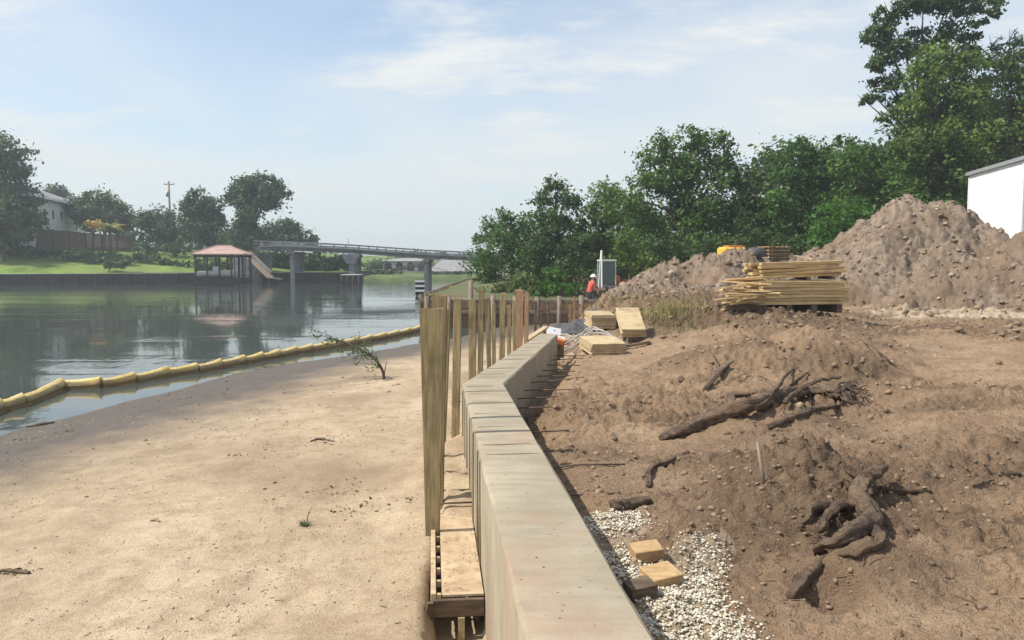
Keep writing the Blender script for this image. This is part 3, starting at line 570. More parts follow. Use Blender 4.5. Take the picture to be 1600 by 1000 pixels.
# ------------------------------------------------------------------ yellow floating boom
PB = [(-60, 668), (0, 642), (35, 634), (97, 608), (158, 606), (210, 598), (262, 588), (308, 582), (345, 575), (382, 568), (410, 563), (436, 558), (462, 553), (487, 549), (511, 545), (535, 541), (558, 537), (580, 533), (602, 529), (622, 525), (640, 521), (658, 516), (674, 511), (690, 506)]
boom = thing('floating_boom', 'long yellow segmented floating boom curving along the water edge', 'boom', G(0, 642, 0))
loc0 = boom.location.copy()
for (x0, v0), (x1, v1) in zip(PB[:-1], PB[1:]):
    a, b_ = G(x0, v0, 0.0), G(x1, v1, 0.0); d_ = b_ - a; L = d_.length; n_ = Vector((d_.y, -d_.x, 0)).normalized(); vts = []; k = 8; seg = 12
    r0 = 0.13
    for j in range(seg + 1):
        f = j / seg; sag = math.sin(math.pi * f); hgt = 0.225 + 0.085 * f ** 1.6 + 0.03 * (1 - f) ** 4 + 0.012 * (0.5 - rnd.random()); wdt = r0 * (0.80 + 0.20 * min(1, sag * 3)) * (0.96 + 0.08 * rnd.random())
        c = a + d_ * (0.012 + 0.976 * f)
        for q in range(k):
            y_ = wdt * (0.75, 1.0, 0.62, 0.16, -0.16, -0.62, -1.0, -0.75)[q]; z_ = hgt * (0.0, 0.45, 0.86, 1.0, 1.0, 0.86, 0.45, 0.0)[q]
            z_ = max(z_, -0.02) - 0.03
            vts.append(tuple(c + n_ * y_ + Vector((0, 0, z_)) - loc0))
    fs = [(j * k + q, j * k + (q + 1) % k, (j + 1) * k + (q + 1) % k, (j + 1) * k + q) for j in range(seg) for q in range(k)] + [tuple(range(k))[::-1], tuple(seg * k + q for q in range(k))]
    mb = MB(); mb.add(vts, fs); sgm = mb.build('float_segment', M['boom'], boom)
    mb = MB(); c = b_ - loc0; mb.box(c + Vector((0, 0, 0.12)), (0.02, 0.05, 0.30), Matrix.Rotation(math.atan2(d_.y, d_.x), 3, 'Z'), 0.008); mb.build('joint_fin', M['boom'], boom)
    mb = MB(); mb.beam(a - loc0 + Vector((0, 0, -0.03)) + n_ * 0.10, b_ - loc0 + Vector((0, 0, -0.03)) + n_ * 0.10, 0.10, 0.11); mb.build('skirt', M['boom_dirty'], boom)

# ------------------------------------------------------------------ leaf clouds, trees, shrubs
def leaf_verts(lobes, dens, size, rng, squash=0.85, up=0.35, clump=0.26, slim=0.55):
    out = []
    for (cx, cy, cz, r) in lobes:
        nc = int(max(7, min(40, 20 * (r / 1.8) ** 1.2))); n = int(dens * r * r * 12 * 4.0)
        u = rng.normal(size=(nc, 3)); u /= np.linalg.norm(u, axis=1)[:, None]
        cc = u * (r * (0.55 + 0.42 * rng.random((nc, 1)))) * np.array([1, 1, squash]) + np.array([cx, cy, cz])
        wgt = 0.5 + rng.random(nc); idx = rng.choice(nc, n, p=wgt / wgt.sum())
        sc = r * clump * (0.6 + 0.8 * rng.random(nc))
        p = cc[idx] + rng.normal(size=(n, 3)) * sc[idx][:, None] * np.array([1, 1, 0.7])
        ow = p - np.array([cx, cy, cz]); ow /= np.linalg.norm(ow, axis=1)[:, None] + 1e-6
        nn = ow * 0.55 + rng.normal(size=(n, 3)) * 0.55 + np.array([0, 0, up]); nn /= np.linalg.norm(nn, axis=1)[:, None]
        tv = np.cross(nn, rng.normal(size=(n, 3))); tv /= np.linalg.norm(tv, axis=1)[:, None] + 1e-6; bv = np.cross(nn, tv)
        L = size * 1.35 * (0.45 + 1.2 * rng.random((n, 1)) ** 1.5); Wd = L * slim
        out.append(np.stack([p - tv * L * 0.5, p + bv * Wd * 0.5, p + tv * L * 0.5, p - bv * Wd * 0.5], 1))
    return np.concatenate(out).reshape(-1, 3)
def leaf_mesh(name, vts, mat, parent):
    q = np.arange(len(vts)).reshape(-1, 4); return link_mesh(name, arr_mesh(name, vts, q), mat, parent)
tree_seed = [100]
def tree(name, label, Y, lobes_px, base_px, base_z, mat, leaf, dens, cat='tree', group=None, depth=1.0, trunk_r=0.22, squash=0.85, extra=2, clump=0.26, trunk=True, slim=0.55, trunk_mat='bark'):
    """lobes_px: (x, v, r) of the crown's masses in the photograph; they stand at distance Y with depth of their own."""
    tree_seed[0] += 1; rng = np.random.default_rng(tree_seed[0])
    bx = P(base_px, 450, Y); base = Vector((bx.x, Y, base_z)); t_ = thing(name, label, cat, base, 0, group)
    lobes = []
    for (x, v, r) in lobes_px:
        p = P(x, v, Y); rw = r * Y / F; lobes.append((p.x, Y + rng.normal() * rw * 0.45 * depth, p.z, rw))
        for e in range(extra):
            lobes.append((p.x + rng.normal() * rw * 0.5, Y + (1 if e % 2 else -1) * rw * (0.5 + 0.6 * rng.random()) * depth, p.z - rw * (0.05 + 0.35 * rng.random()), rw * (0.55 + 0.25 * rng.random())))
    vts = leaf_verts(lobes, dens, leaf, rng, squash, clump=clump, slim=slim) - np.array(base)
    leaf_mesh('crown', vts, mat, t_)
    if trunk:
        top = max(l[2] for l in lobes) - base_z; mb = MB(); rr = random.Random(tree_seed[0])
        cx = sum(l[0] * l[3] for l in lobes) / sum(l[3] for l in lobes) - base.x
        tp = [(0, 0, -0.4), (cx * 0.1, 0, top * 0.15), (cx * 0.35, 0.1, top * 0.4), (cx * 0.7, 0.1, top * 0.62), (cx, 0, top * 0.85)]
        mb.tube(tp, [trunk_r * 1.25, trunk_r, trunk_r * 0.8, trunk_r * 0.5, trunk_r * 0.2], 8, 0.08, r_=rr)
        for l in lobes[::extra + 1]:
            zs = max(top * 0.12, min((l[2] - base_z) * 0.6, top * 0.6)); f = zs / top
            s_ = Vector((cx * f, 0.05, zs)); e_ = Vector((l[0] - base.x, l[1] - base.y, l[2] - base_z))
            md = s_.lerp(e_, 0.5) + Vector((0, 0, 0.12 * (e_ - s_).length)); mb.tube([s_, md, e_, e_ + (e_ - md) * 0.35], [trunk_r * 0.36, trunk_r * 0.22, trunk_r * 0.10, 0.015], 6, 0.05, r_=rr)
        mb.build('trunk', M[trunk_mat], t_, True)
    return t_

# --- right bank, from the bridge towards the camera
tree('bushy_tree', 'loose light green willowy tree at the water edge beside the bridge end', 62, [(775, 395, 32), (800, 360, 30), (760, 425, 24), (822, 350, 22), (815, 400, 36), (790, 335, 14), (845, 420, 26), (785, 440, 26)], 800, 1.6, M['leaf'], 0.17, 7.5, trunk_r=0.16, group='trees of the right bank')
tree('bushy_tree', 'small dark tree in the back at the left end of the right bank', 78, [(755, 372, 16), (770, 350, 18), (748, 392, 12), (765, 405, 18)], 765, 1.4, M['leaf_dark'], 0.22, 6.5, trunk_r=0.2, group='trees of the right bank')
tree('conical_tree', 'dark conical tree with pointed top left of the tallest green oak', 60, [(872, 282, 16), (862, 305, 22), (886, 310, 22), (872, 340, 32), (845, 335, 18), (900, 345, 20), (860, 375, 34), (890, 385, 34), (840, 370, 24)], 872, 2.2, M['leaf_dark'], 0.19, 7, trunk_r=0.24, group='trees of the right bank')
tree('round_tree', 'medium round tree between the conical tree and the large spreading oak', 62, [(945, 300, 26), (930, 330, 28), (960, 335, 30), (940, 365, 32), (915, 375, 24), (955, 395, 34), (925, 405, 26)], 942, 2.4, M['leaf'], 0.19, 7.5, trunk_r=0.24, group='trees of the right bank')
tree('spreading_oak', 'large spreading tree with ragged top in the middle of the right bank', 56, [(1080, 215, 22), (1108, 222, 26), (1040, 225, 20), (1018, 245, 22), (1062, 245, 30), (1130, 245, 24), (1098, 262, 36), (1050, 275, 36), (1005, 280, 26), (1140, 275, 30), (990, 315, 30), (1035, 320, 40), (1090, 315, 44), (1140, 320, 36), (1010, 360, 36), (1060, 365, 40), (1115, 365, 40), (1155, 345, 28)], 1075, 2.4, M['leaf'], 0.19, 7, trunk_r=0.38, group='trees of the right bank')
tree('small_tree', 'mid height green tree just right of the spreading oak', 55, [(1165, 275, 24), (1178, 310, 28), (1160, 340, 30), (1190, 350, 30), (1170, 385, 34)], 1172, 2.4, M['leaf_dark'], 0.19, 7.5, trunk_r=0.22, group='trees of the right bank')
tree('round_tree', 'rounded green tree left of the tall ragged tree, behind the lumber pile', 53, [(1255, 225, 20), (1232, 240, 22), (1280, 235, 22), (1218, 265, 24), (1255, 265, 32), (1300, 270, 30), (1230, 305, 36), (1280, 310, 40), (1215, 345, 32), (1260, 355, 40), (1240, 390, 34)], 1255, 2.5, M['leaf'], 0.19, 7, trunk_r=0.3, group='trees of the right bank')
tree('round_tree', 'broad green tree under the tall ragged tree, its left shoulder', 51, [(1330, 225, 22), (1355, 235, 26), (1320, 260, 30), (1370, 270, 36), (1335, 305, 36), (1390, 310, 40), (1350, 350, 36), (1300, 345, 28)], 1350, 2.5, M['leaf'], 0.19, 7, trunk_r=0.3, group='trees of the right bank')
tree('tall_pine', 'tallest tree, thin ragged upper crown cut by the top of the picture', 58, [(1395, 20, 28), (1372, 55, 24), (1430, 5, 30), (1480, -5, 34), (1520, 10, 26), (1400, 75, 28), (1365, 105, 18), (1440, 60, 28), (1500, 50, 28), (1362, 150, 15), (1385, 130, 24), (1525, 85, 22), (1355, 160, 10), (1410, 165, 22)], 1440, 2.6, M['leaf_dark'], 0.20, 12.0, trunk_r=0.28, squash=0.8, clump=0.20, extra=1, group='trees of the right bank')
tree('tall_oak', 'dense tall green tree in front of the ragged pine beside the white shed', 54, [(1470, 85, 32), (1500, 110, 34), (1440, 120, 30), (1475, 150, 44), (1420, 160, 26), (1515, 160, 36), (1440, 205, 46), (1495, 215, 50), (1395, 180, 16), (1400, 235, 36), (1450, 265, 48), (1510, 280, 46), (1410, 290, 42), (1465, 320, 40)], 1465, 2.6, M['leaf'], 0.19, 9, trunk_r=0.4, group='trees of the right bank')
tree('tall_oak', 'dense green tree at the right edge rising behind the white shed', 58, [(1580, 95, 26), (1560, 120, 28), (1610, 110, 34), (1565, 160, 40), (1615, 165, 44), (1555, 205, 40), (1605, 225, 50), (1560, 260, 44), (1640, 130, 50), (1650, 220, 60), (1590, 290, 40)], 1600, 2.6, M['leaf'], 0.19, 8.5, trunk_r=0.36, group='trees of the right bank')
tree('cabbage_palm', 'spiky palm head poking out at the upper right edge', 57, [(1572, 68, 14), (1556, 72, 9), (1590, 70, 10)], 1575, 2.6, M['leaf_dark'], 0.5, 3.0, trunk_r=0.16, slim=0.12, extra=1, group='trees of the right bank')
tree('leafy_shrub', 'bright green leafy shrub at the left foot of the big dirt pile', 43.5, [(1300, 335, 24), (1325, 320, 26), (1285, 365, 22), (1310, 365, 30), (1345, 345, 24), (1290, 395, 22), (1320, 395, 26), (1275, 385, 14)], 1305, 2.0, M['leaf_bright'], 0.14, 9, cat='shrub', trunk_r=0.1, group='shrubs of the right bank')
tree('leafy_shrub', 'dark green shrub between the dirt pile and the white shed', 48, [(1465, 345, 24), (1490, 330, 22), (1500, 360, 26), (1440, 350, 20)], 1480, 3.0, M['leaf'], 0.15, 8, cat='shrub', trunk_r=0.1, group='shrubs of the right bank')
tree('leafy_shrub', 'green shrub leaning over the roof edge of the white shed', 52, [(1545, 262, 22), (1575, 250, 20), (1520, 275, 18), (1600, 245, 24)], 1560, 3.0, M['leaf_olive'], 0.16, 7, cat='shrub', trunk_r=0.12, group='shrubs of the right bank')
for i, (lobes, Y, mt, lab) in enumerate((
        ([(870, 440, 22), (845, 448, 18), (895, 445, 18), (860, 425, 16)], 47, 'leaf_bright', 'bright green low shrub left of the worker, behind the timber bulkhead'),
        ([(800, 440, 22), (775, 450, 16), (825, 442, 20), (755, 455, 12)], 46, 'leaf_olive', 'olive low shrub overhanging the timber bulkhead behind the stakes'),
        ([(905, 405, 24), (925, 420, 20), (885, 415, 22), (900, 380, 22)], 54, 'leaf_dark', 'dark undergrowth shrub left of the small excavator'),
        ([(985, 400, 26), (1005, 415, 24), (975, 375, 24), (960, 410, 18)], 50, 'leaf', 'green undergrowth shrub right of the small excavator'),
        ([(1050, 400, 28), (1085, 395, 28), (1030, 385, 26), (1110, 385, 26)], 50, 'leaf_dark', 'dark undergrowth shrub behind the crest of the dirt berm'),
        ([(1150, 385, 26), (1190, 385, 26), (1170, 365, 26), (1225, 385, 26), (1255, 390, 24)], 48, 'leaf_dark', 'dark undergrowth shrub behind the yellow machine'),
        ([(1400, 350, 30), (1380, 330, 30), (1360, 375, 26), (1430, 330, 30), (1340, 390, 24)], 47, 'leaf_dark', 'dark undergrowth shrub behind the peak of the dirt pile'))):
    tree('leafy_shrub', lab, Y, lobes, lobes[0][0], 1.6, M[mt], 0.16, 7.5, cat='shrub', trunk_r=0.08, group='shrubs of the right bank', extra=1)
# a deep wood behind them that reads as one mass
wood = []
rw = np.random.default_rng(5)
for x in range(820, 1900, 34):
    for v in (400, 350): 
        p = P(x + rw.normal() * 8, v + rw.normal() * 10, 74 + 6 * rw.random()); 
        if x < 960 and v < 390: continue
        wood.append((p.x, p.y, p.z, 2.3))
        if x > 1180: wood.append((p.x, p.y, p.z + 5.0, 2.6))
        if x > 1400: wood.append((p.x, p.y, p.z + 9.0, 2.6))
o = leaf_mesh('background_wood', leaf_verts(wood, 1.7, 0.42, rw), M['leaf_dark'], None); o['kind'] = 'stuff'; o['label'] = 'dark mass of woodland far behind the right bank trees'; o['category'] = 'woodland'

# --- far left bank
def ltree(name, lab, Y, lobes, bx, mt='leaf_far', leaf=0.42, dens=2.6, **k):
    X = P(bx, 450, Y).x; return tree(name, lab, Y, lobes, bx, lbz(X, Y) if X < -28 else 1.6, M[mt], leaf, dens, group='trees of the far left bank', **k)
ltree('dark_tree', 'tall dark tree at the left edge in front of the white house', 126, [(10, 235, 26), (-10, 250, 30), (20, 265, 20), (0, 290, 36), (30, 320, 24), (10, 335, 34), (45, 335, 18), (-30, 300, 40), (50, 350, 14)], 5, trunk_r=0.5)
ltree('round_tree', 'small round treetop showing behind the roof of the white house', 175, [(88, 299, 14), (80, 305, 10), (98, 304, 10)], 88, dens=3)
ltree('round_tree', 'clustered dark green trees right of the white house', 148, [(140, 325, 22), (160, 312, 18), (175, 325, 22), (195, 335, 20), (150, 345, 22), (185, 350, 22), (120, 330, 14), (205, 345, 12)], 165)
ltree('round_tree', 'low rounded tree below the utility pole', 146, [(230, 345, 20), (255, 340, 20), (275, 350, 18), (245, 368, 22), (268, 375, 20), (222, 372, 16)], 248)
ltree('round_tree', 'upright tree between the utility pole and the tallest left tree', 142, [(312, 310, 16), (300, 325, 18), (325, 325, 20), (338, 340, 16), (310, 350, 24), (295, 365, 20), (330, 368, 22)], 315)
ltree('tall_oak', 'tallest umbrella shaped tree of the far left bank', 138, [(400, 285, 20), (375, 292, 18), (425, 290, 18), (385, 310, 22), (415, 310, 24), (440, 303, 12), (360, 308, 12), (400, 335, 18), (385, 350, 16)], 400, trunk_r=0.5, dens=2.8)
ltree('dark_tree', 'broad dark tree beside the bridge approach', 150, [(430, 358, 18), (450, 352, 16), (470, 368, 16), (415, 365, 18), (485, 378, 10), (440, 378, 18)], 445)
ltree('dark_tree', 'dark tree filling the gap behind the boathouse roof', 140, [(355, 375, 20), (375, 380, 22), (340, 385, 18), (395, 375, 18), (370, 360, 18)], 368)
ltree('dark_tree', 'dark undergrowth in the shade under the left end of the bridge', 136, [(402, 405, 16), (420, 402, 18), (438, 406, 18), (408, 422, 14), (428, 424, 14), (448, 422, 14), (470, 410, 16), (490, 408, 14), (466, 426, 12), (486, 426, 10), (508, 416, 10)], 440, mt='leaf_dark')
ltree('weedy_tree', 'brownish shaggy tree in front of the dark tree at the left edge', 121, [(8, 330, 22), (15, 350, 20), (-15, 340, 24), (0, 370, 24), (30, 365, 16)], 8, mt='leaf_olive', leaf=0.5)
ltree('orange_shrub', 'orange flowering shrub above the dark fence', 129, [(140, 350, 6), (150, 348, 6), (147, 355, 5)], 146, mt='flower', leaf=0.35, dens=5, cat='shrub')
def hedge(label, lobes, Y, mt='leaf_far'):
    X = P(lobes[0][0], 450, Y).x; tree('hedge', label, Y, lobes, lobes[0][0], lbz(X, Y), M[mt], 0.35, 3.4, cat='hedge', group='hedges of the far left bank', trunk=True, trunk_r=0.08, extra=1)
hedge('long dark hedge across the lawn of the far bank', [(x, 389 + (x - 20) * 0.085 + 3 * math.sin(x), 9) for x in range(20, 205, 11)], 124)
hedge('rounded dark hedge clump at the low end of the lawn', [(170, 408, 10), (188, 410, 10), (200, 404, 8), (178, 416, 6)], 119)
hedge('thin second hedge sloping towards the boathouse', [(x, 400 + (x - 215) * 0.17, 7) for x in range(215, 300, 9)], 127)
hedge('dark shrubs on the bank right behind the boathouse', [(x, 414 + 3 * math.sin(x), 10) for x in range(312, 396, 11)], 125, 'leaf_dark')
hedge('green shrubs below the utility pole tree', [(220, 385, 10), (238, 388, 10), (262, 388, 10), (284, 390, 10), (305, 385, 12)], 134)

def palm(label, bx, v0, v1, Y, mt, nf=14, L=2.6):
    b0 = P(bx, v0, Y); X = b0.x; z0 = lbz(X, Y); t_ = thing('palm_tree', label, 'palm', (X, Y, z0)); top = P(bx, v1, Y).z - z0; rr = random.Random(int(bx))
    MB().tube([(0, 0, -0.3), (0.1, 0, top * 0.5), (0.05, 0, top)], [0.22, 0.17, 0.16], 8, 0.08).build('trunk', M['bark'], t_, True)
    for i in range(nf):
        a = 2 * math.pi * i / nf + rr.random() * 0.3; e = rr.uniform(-0.1, 1.1); mb = MB(); prev = Vector((0.05, 0, top))
        for k in range(9):
            f = k / 8; r_ = L * f; p = Vector((0.05 + math.cos(a) * r_ * math.cos(e * (1 - f)), math.sin(a) * r_ * math.cos(e * (1 - f)), top + L * (math.sin(e) * f - 0.55 * f * f)))
            sd_ = Vector((-math.sin(a), math.cos(a), -0.35)); wl = 0.75 * math.sin(math.pi * min(1, f * 0.9 + 0.08))
            for s_ in (-1, 1):
                q = p + Vector((math.cos(a) * 0.25, math.sin(a) * 0.25, -0.25 * wl)) + Vector((sd_.x * s_, sd_.y * s_, sd_.z)) * wl
                mb.add([prev, p, q], [(0, 1, 2)])
            prev = p
        mb.build('frond', mt, t_)
    return t_
palm('yellow green palm standing in front of the dark fence', 172, 390, 355, 127.5, M['palm'])

# ------------------------------------------------------------------ far bank structures
bh_ = thing('river_bulkhead', 'long dark timber bulkhead holding the far lawn', 'bulkhead', (0, 0, 0))
lbp = [Vector((x, float(lb_y(x)))) for x in np.linspace(-150, -30, 61)]
for i, (p, q) in enumerate(zip(lbp[:-1], lbp[1:])):
    if (q.x < -95): continue
    MB().beam((p.x, p.y - 0.05, 0.70), (q.x - 0.02, q.y - 0.05, 0.70), 0.12, 1.7).build('panel', M['tarred'], bh_)
    MB().tube([(p.x, p.y - 0.22, -0.8), (p.x, p.y - 0.22, 1.45 + 0.1 * rnd.random())], 0.13, 7).build('pile', M['tarred'], bh_)
for i in range(12):
    y0 = 126.2 + i * 4.1; MB().box((-27.62, y0 + 2.0, 0.62), (0.12, 4.05, 1.9)).build('panel', M['tarred'], bh_)
MB().beam((-30.0, 125.9, 0.70), (-27.6, 126.1, 0.70), 0.12, 1.7).build('panel', M['tarred'], bh_)
MB().beam((-95, float(lb_y(-95)) - 0.02, 1.62), (-47, float(lb_y(-47)) - 0.02, 1.62), 0.35, 0.12).build('cap_rail', M['old_concrete'], bh_)
MB().beam((-46.9, float(lb_y(-46.9)) - 0.02, 1.62), (-30, float(lb_y(-30)) - 0.02, 1.62), 0.35, 0.12).build('cap_rail', M['old_concrete'], bh_)

# boathouse
bc = G(350, 445, 0.0); t_ = thing('boathouse', 'open boathouse on dark piles with reddish hip roof', 'boathouse', (P(350, 440, 113).x, 113, 0), 0.12)
hw, hd = 3.2, 2.5; ze = P(350, 397, 113).z; zr = P(350, 384, 113).z
for (s0, rg_) in (((-hw - 0.45, -hd - 0.45), None),):
    X0, Y0 = hw + 0.5, hd + 0.55; rl = hw - 2.3
    mb = MB(); vs_ = [(-X0, -Y0, ze), (X0, -Y0, ze), (X0, Y0, ze), (-X0, Y0, ze), (-rl, 0, zr), (rl, 0, zr), (-X0, -Y0, ze - 0.16), (X0, -Y0, ze - 0.16), (X0, Y0, ze - 0.16), (-X0, Y0, ze - 0.16)]
    mb.add(vs_, [(0, 1, 5, 4), (1, 2, 5), (2, 3, 4, 5), (3, 0, 4), (0, 6, 7, 1), (1, 7, 8, 2), (2, 8, 9, 3), (3, 9, 6, 0), (6, 9, 8, 7)]); rf = mb.build('roof', M['tile'], t_)
    for (a, b_) in ((0, 4), (1, 5), (2, 5), (3, 4), (4, 5)): MB().tube([Vector(vs_[a]) + Vector((0, 0, 0.03)), Vector(vs_[b_]) + Vector((0, 0, 0.03))], 0.09, 6).build('ridge_tile', M['tile'], rf)
for x in (-hw, -hw * 0.5, 0, hw * 0.5, hw):
    for y in (-hd, hd): MB().tube([(x, y, -1.2), (x, y, ze - 0.12)], 0.13, 8).build('pile', M['tarred'], t_, True)
for y in (-hd, hd): MB().beam((-hw - 0.2, y, ze - 0.32), (hw + 0.2, y, ze - 0.32), 0.14, 0.28).build('beam', M['tarred'], t_)
MB().beam((-hw + 0.2, hd + 0.1, 1.25), (hw - 0.2, hd + 0.1, 1.25), 1.1, 0.12).build('walkway', M['grey_wood'], t_)
MB().beam((0.9, -hd + 0.2, 1.25), (0.9, hd - 0.5, 1.25), 0.9, 0.12).build('walkway', M['grey_wood'], t_)
for x in np.linspace(0.5, hw - 0.2, 6): MB().beam((x, hd - 0.15, 0.2), (x, hd - 0.15, ze - 0.4), 0.10, 0.10).build('fender_post', M['tarred'], t_)
for y in (-hd - 0.2, hd + 0.2): MB().beam((-hw - 0.1, y, 0.55), (hw + 0.1, y, 0.55), 0.16, 0.9).build('dock_skirt', M['tarred'], t_)
for x in (-hw, hw): MB().beam((x, -hd, 0.55), (x, hd, 0.55), 0.16, 0.9).build('dock_skirt', M['tarred'], t_)
# boat inside
bt = thing('moored_boat', 'small white motorboat lifted inside the boathouse', 'boat', (P(338, 440, 113).x, 112.6, 1.15), 0.12)
hv = []; ns = 12; sec = [(0.0, 0.0), (0.55, 0.12), (0.95, 0.45), (1.0, 0.95)]
for i in range(ns + 1):
    f = i / ns; w_ = 0.95 * (1 - max(0, (f - 0.55) / 0.45) ** 2); sh = 0.25 * f * f
    for sgn, lst in ((-1, sec[::-1]), (1, sec[1:])):
        for (a, b_) in lst: hv.append((-2.4 + 4.8 * f + 0.25 * b_ * (f > 0.9), sgn * a * w_ , b_ * (0.9 - 0.1) + sh * b_ + 0.25 * max(0, f - 0.7)))
k = 7; MB().add(hv, [(i * k + q, i * k + q + 1, (i + 1) * k + q + 1, (i + 1) * k + q) for i in range(ns) for q in range(k - 1)] + [tuple(range(k))]).build('hull', M['white'], bt, True)
MB().box((-0.3, 0, 0.80), (3.2, 1.5, 0.06)).build('deck', M['white'], bt); MB().box((0.2, 0, 1.15), (0.8, 0.7, 0.65), None, 0.06).build('console', M['white'], bt)
MB().box((0.62, 0, 1.65), (0.05, 0.8, 0.4), (0, -0.3, 0)).build('windscreen', M['glass'], bt); MB().box((-2.55, 0, 0.95), (0.35, 0.4, 0.8), None, 0.08).build('outboard_motor', M['rubber'], bt)
# gangway beside the boathouse
a, b_ = P(390, 402, 121), P(424, 435, 117); gw = thing('sloping_gangway', 'pale sloping gangway right of the boathouse running down to the water', 'gangway', (b_.x, b_.y, 0))
o0 = gw.location.copy(); MB().beam(a - o0, b_ - o0, 1.2, 0.15).build('ramp', M['grey_wood'], gw); MB().beam(b_ - o0, P(440, 436, 117) - o0, 1.2, 0.15).build('landing', M['grey_wood'], gw)
for s_ in (-0.5, 0.5): MB().beam(a - o0 + Vector((0, s_, 0.9)), b_ - o0 + Vector((0, s_, 0.9)), 0.07, 0.09).build('handrail', M['old_concrete'], gw)
for f in (0.1, 0.5, 0.9): p = (a - o0).lerp(b_ - o0, f); MB().tube([(p.x, p.y, -1.5), (p.x, p.y, p.z)], 0.10, 6).build('pile', M['dark_wood'], gw)

# white house
h0, h1 = P(48, 340, 128), P(132, 340, 156); hz0 = lbz(h0.x, h0.y) - 0.5; hl = (h1 - h0).length; ang = math.atan2(h1.y - h0.y, h1.x - h0.x)
hs = thing('white_house', 'two storey white house with hip roof half hidden behind trees on the left bank', 'house', (h0.x, h0.y, hz0), ang)
eave = P(60, 305, 129).z - hz0; dpt = 11.0
MB().box((hl / 2, dpt / 2, eave / 2), (hl, dpt, eave)).build('wall', M['house_white'], hs)
mb = MB(); e = 0.9; vs_ = [(-e, -e, eave), (hl + e, -e, eave), (hl + e, dpt + e, eave), (-e, dpt + e, eave), (5, dpt / 2, eave + 2.6), (hl - 5, dpt / 2, eave + 2.6)]
mb.add(vs_, [(0, 1, 5, 4), (1, 2, 5), (2, 3, 4, 5), (3, 0, 4), (0, 3, 2, 1)]); rf = mb.build('roof', M['grey_roof'], hs)
for (a_, c_) in (((-e, -e), (hl + e, -e)), ((-e, -e), (-e, dpt + e)), ((hl + e, -e), (hl + e, dpt + e))): MB().beam((a_[0], a_[1], eave - 0.1), (c_[0], c_[1], eave - 0.1), 0.15, 0.4).build('fascia', M['white'], rf)
for i in range(7):
    for zf in (0.30, 0.74):
        x = 2.2 + i * (hl - 4) / 6; w_ = MB().box((x, -0.04, eave * zf), (1.15, 0.08, 1.75)).build('window', M['white'], hs)
        for s_ in (-1, 1): MB().box((x + s_ * 0.26, -0.085, eave * zf), (0.42, 0.03, 1.5)).build('pane', M['glass'], w_)
# dark fence
f0, f1 = P(58, 372, 130), P(207, 372, 136)
fn_ = thing('dark_fence', 'long dark plank fence below the white house on the left bank', 'fence', (f0.x, f0.y, 0)); fl = f1 - f0; nb = 60
for i in range(nb):
    p, q = fl * (i / nb), fl * ((i + 0.94) / nb); x = f0.x + p.x; zb = lbz(x, f0.y + p.y) - 0.3; zt = P(0, 357 + 0.09 * (i / nb) * 149, f0.y + p.y).z
    MB().beam((p.x, p.y, (zb + zt) / 2), (q.x, q.y, (zb + zt) / 2), 0.05, zt - zb + 0.08 * rnd.uniform(-1, 1)).build('plank', M['dark_wood'], fn_)
for i in range(0, nb + 1, 10): p = fl * (i / nb); MB().beam((p.x, p.y - 0.12, 3.5), (p.x, p.y - 0.12, P(0, 357 + 0.09 * (i / nb) * 149, f0.y + p.y).z + 0.15), 0.16, 0.16).build('post', M['dark_wood'], fn_)
# utility pole
p = P(266, 360, 152); up = thing('utility_pole', 'wooden utility pole standing above the far trees', 'pole', (p.x, p.y, lbz(p.x, p.y))); tz = P(266, 283, 152).z - up.location.z
MB().tube([(0, 0, -0.5), (0, 0, tz)], [0.24, 0.17], 8).build('pole', M['grey_wood'], up, True); MB().beam((-1.0, 0.1, tz - 0.6), (1.0, 0.1, tz - 0.6), 0.12, 0.14).build('crossarm', M['grey_wood'], up)
MB().tube([(-0.35, 0, tz - 2.9), (-0.35, 0, tz - 1.9)], 0.26, 10).build('transformer', M['steel'], up, True)
for x in (-0.9, -0.3, 0.9): MB().tube([(x, 0.1, tz - 0.53), (x, 0.1, tz - 0.3)], 0.05, 6).build('insulator', M['old_concrete'], up)

# ------------------------------------------------------------------ road bridge
def deck_pt(x):                                # underside of the beam, by photo column
    Y = 122 + (x - 400) * 0.018
    return P(x, np.interp(x, [330, 400, 455, 548, 665, 740, 800], [391.5, 391.5, 392.5, 397, 405, 408.5, 411]), Y)
br = thing('road_bridge', 'low concrete road bridge with open railing crossing the river', 'bridge', (0, 0, 0))
xs = [398, 425, 455, 500, 548, 605, 665, 700, 740, 800]; pts = [deck_pt(x) for x in xs]
for a, b_ in zip(pts[:-1], pts[1:]):
    for dy in (0.3, 2.4, 4.5, 6.6): MB().beam(a + Vector((0, dy, 0.34)), b_ + Vector((0, dy, 0.34)), 0.4, 0.5).build('girder', M['old_concrete'], br)
    MB().beam(a + Vector((0, 3.5, 0.70)), b_ + Vector((0, 3.5, 0.70)), 8.6, 0.22).build('deck', M['old_concrete'], br)
    for dy in (-0.75, 7.7):
        for zz_ in (1.02, 1.42): MB().beam(a + Vector((0, dy, zz_)), b_ + Vector((0, dy, zz_)), 0.14, 0.16).build('rail', M['old_concrete'], br)
        n_ = max(1, int((b_ - a).length / 2.4))
        for k in range(n_):
            p = a.lerp(b_, (k + 0.5) / n_); MB().box((p.x, p.y + dy, p.z + 1.14), (0.22, 0.2, 0.72)).build('rail_post', M['old_concrete'], br)
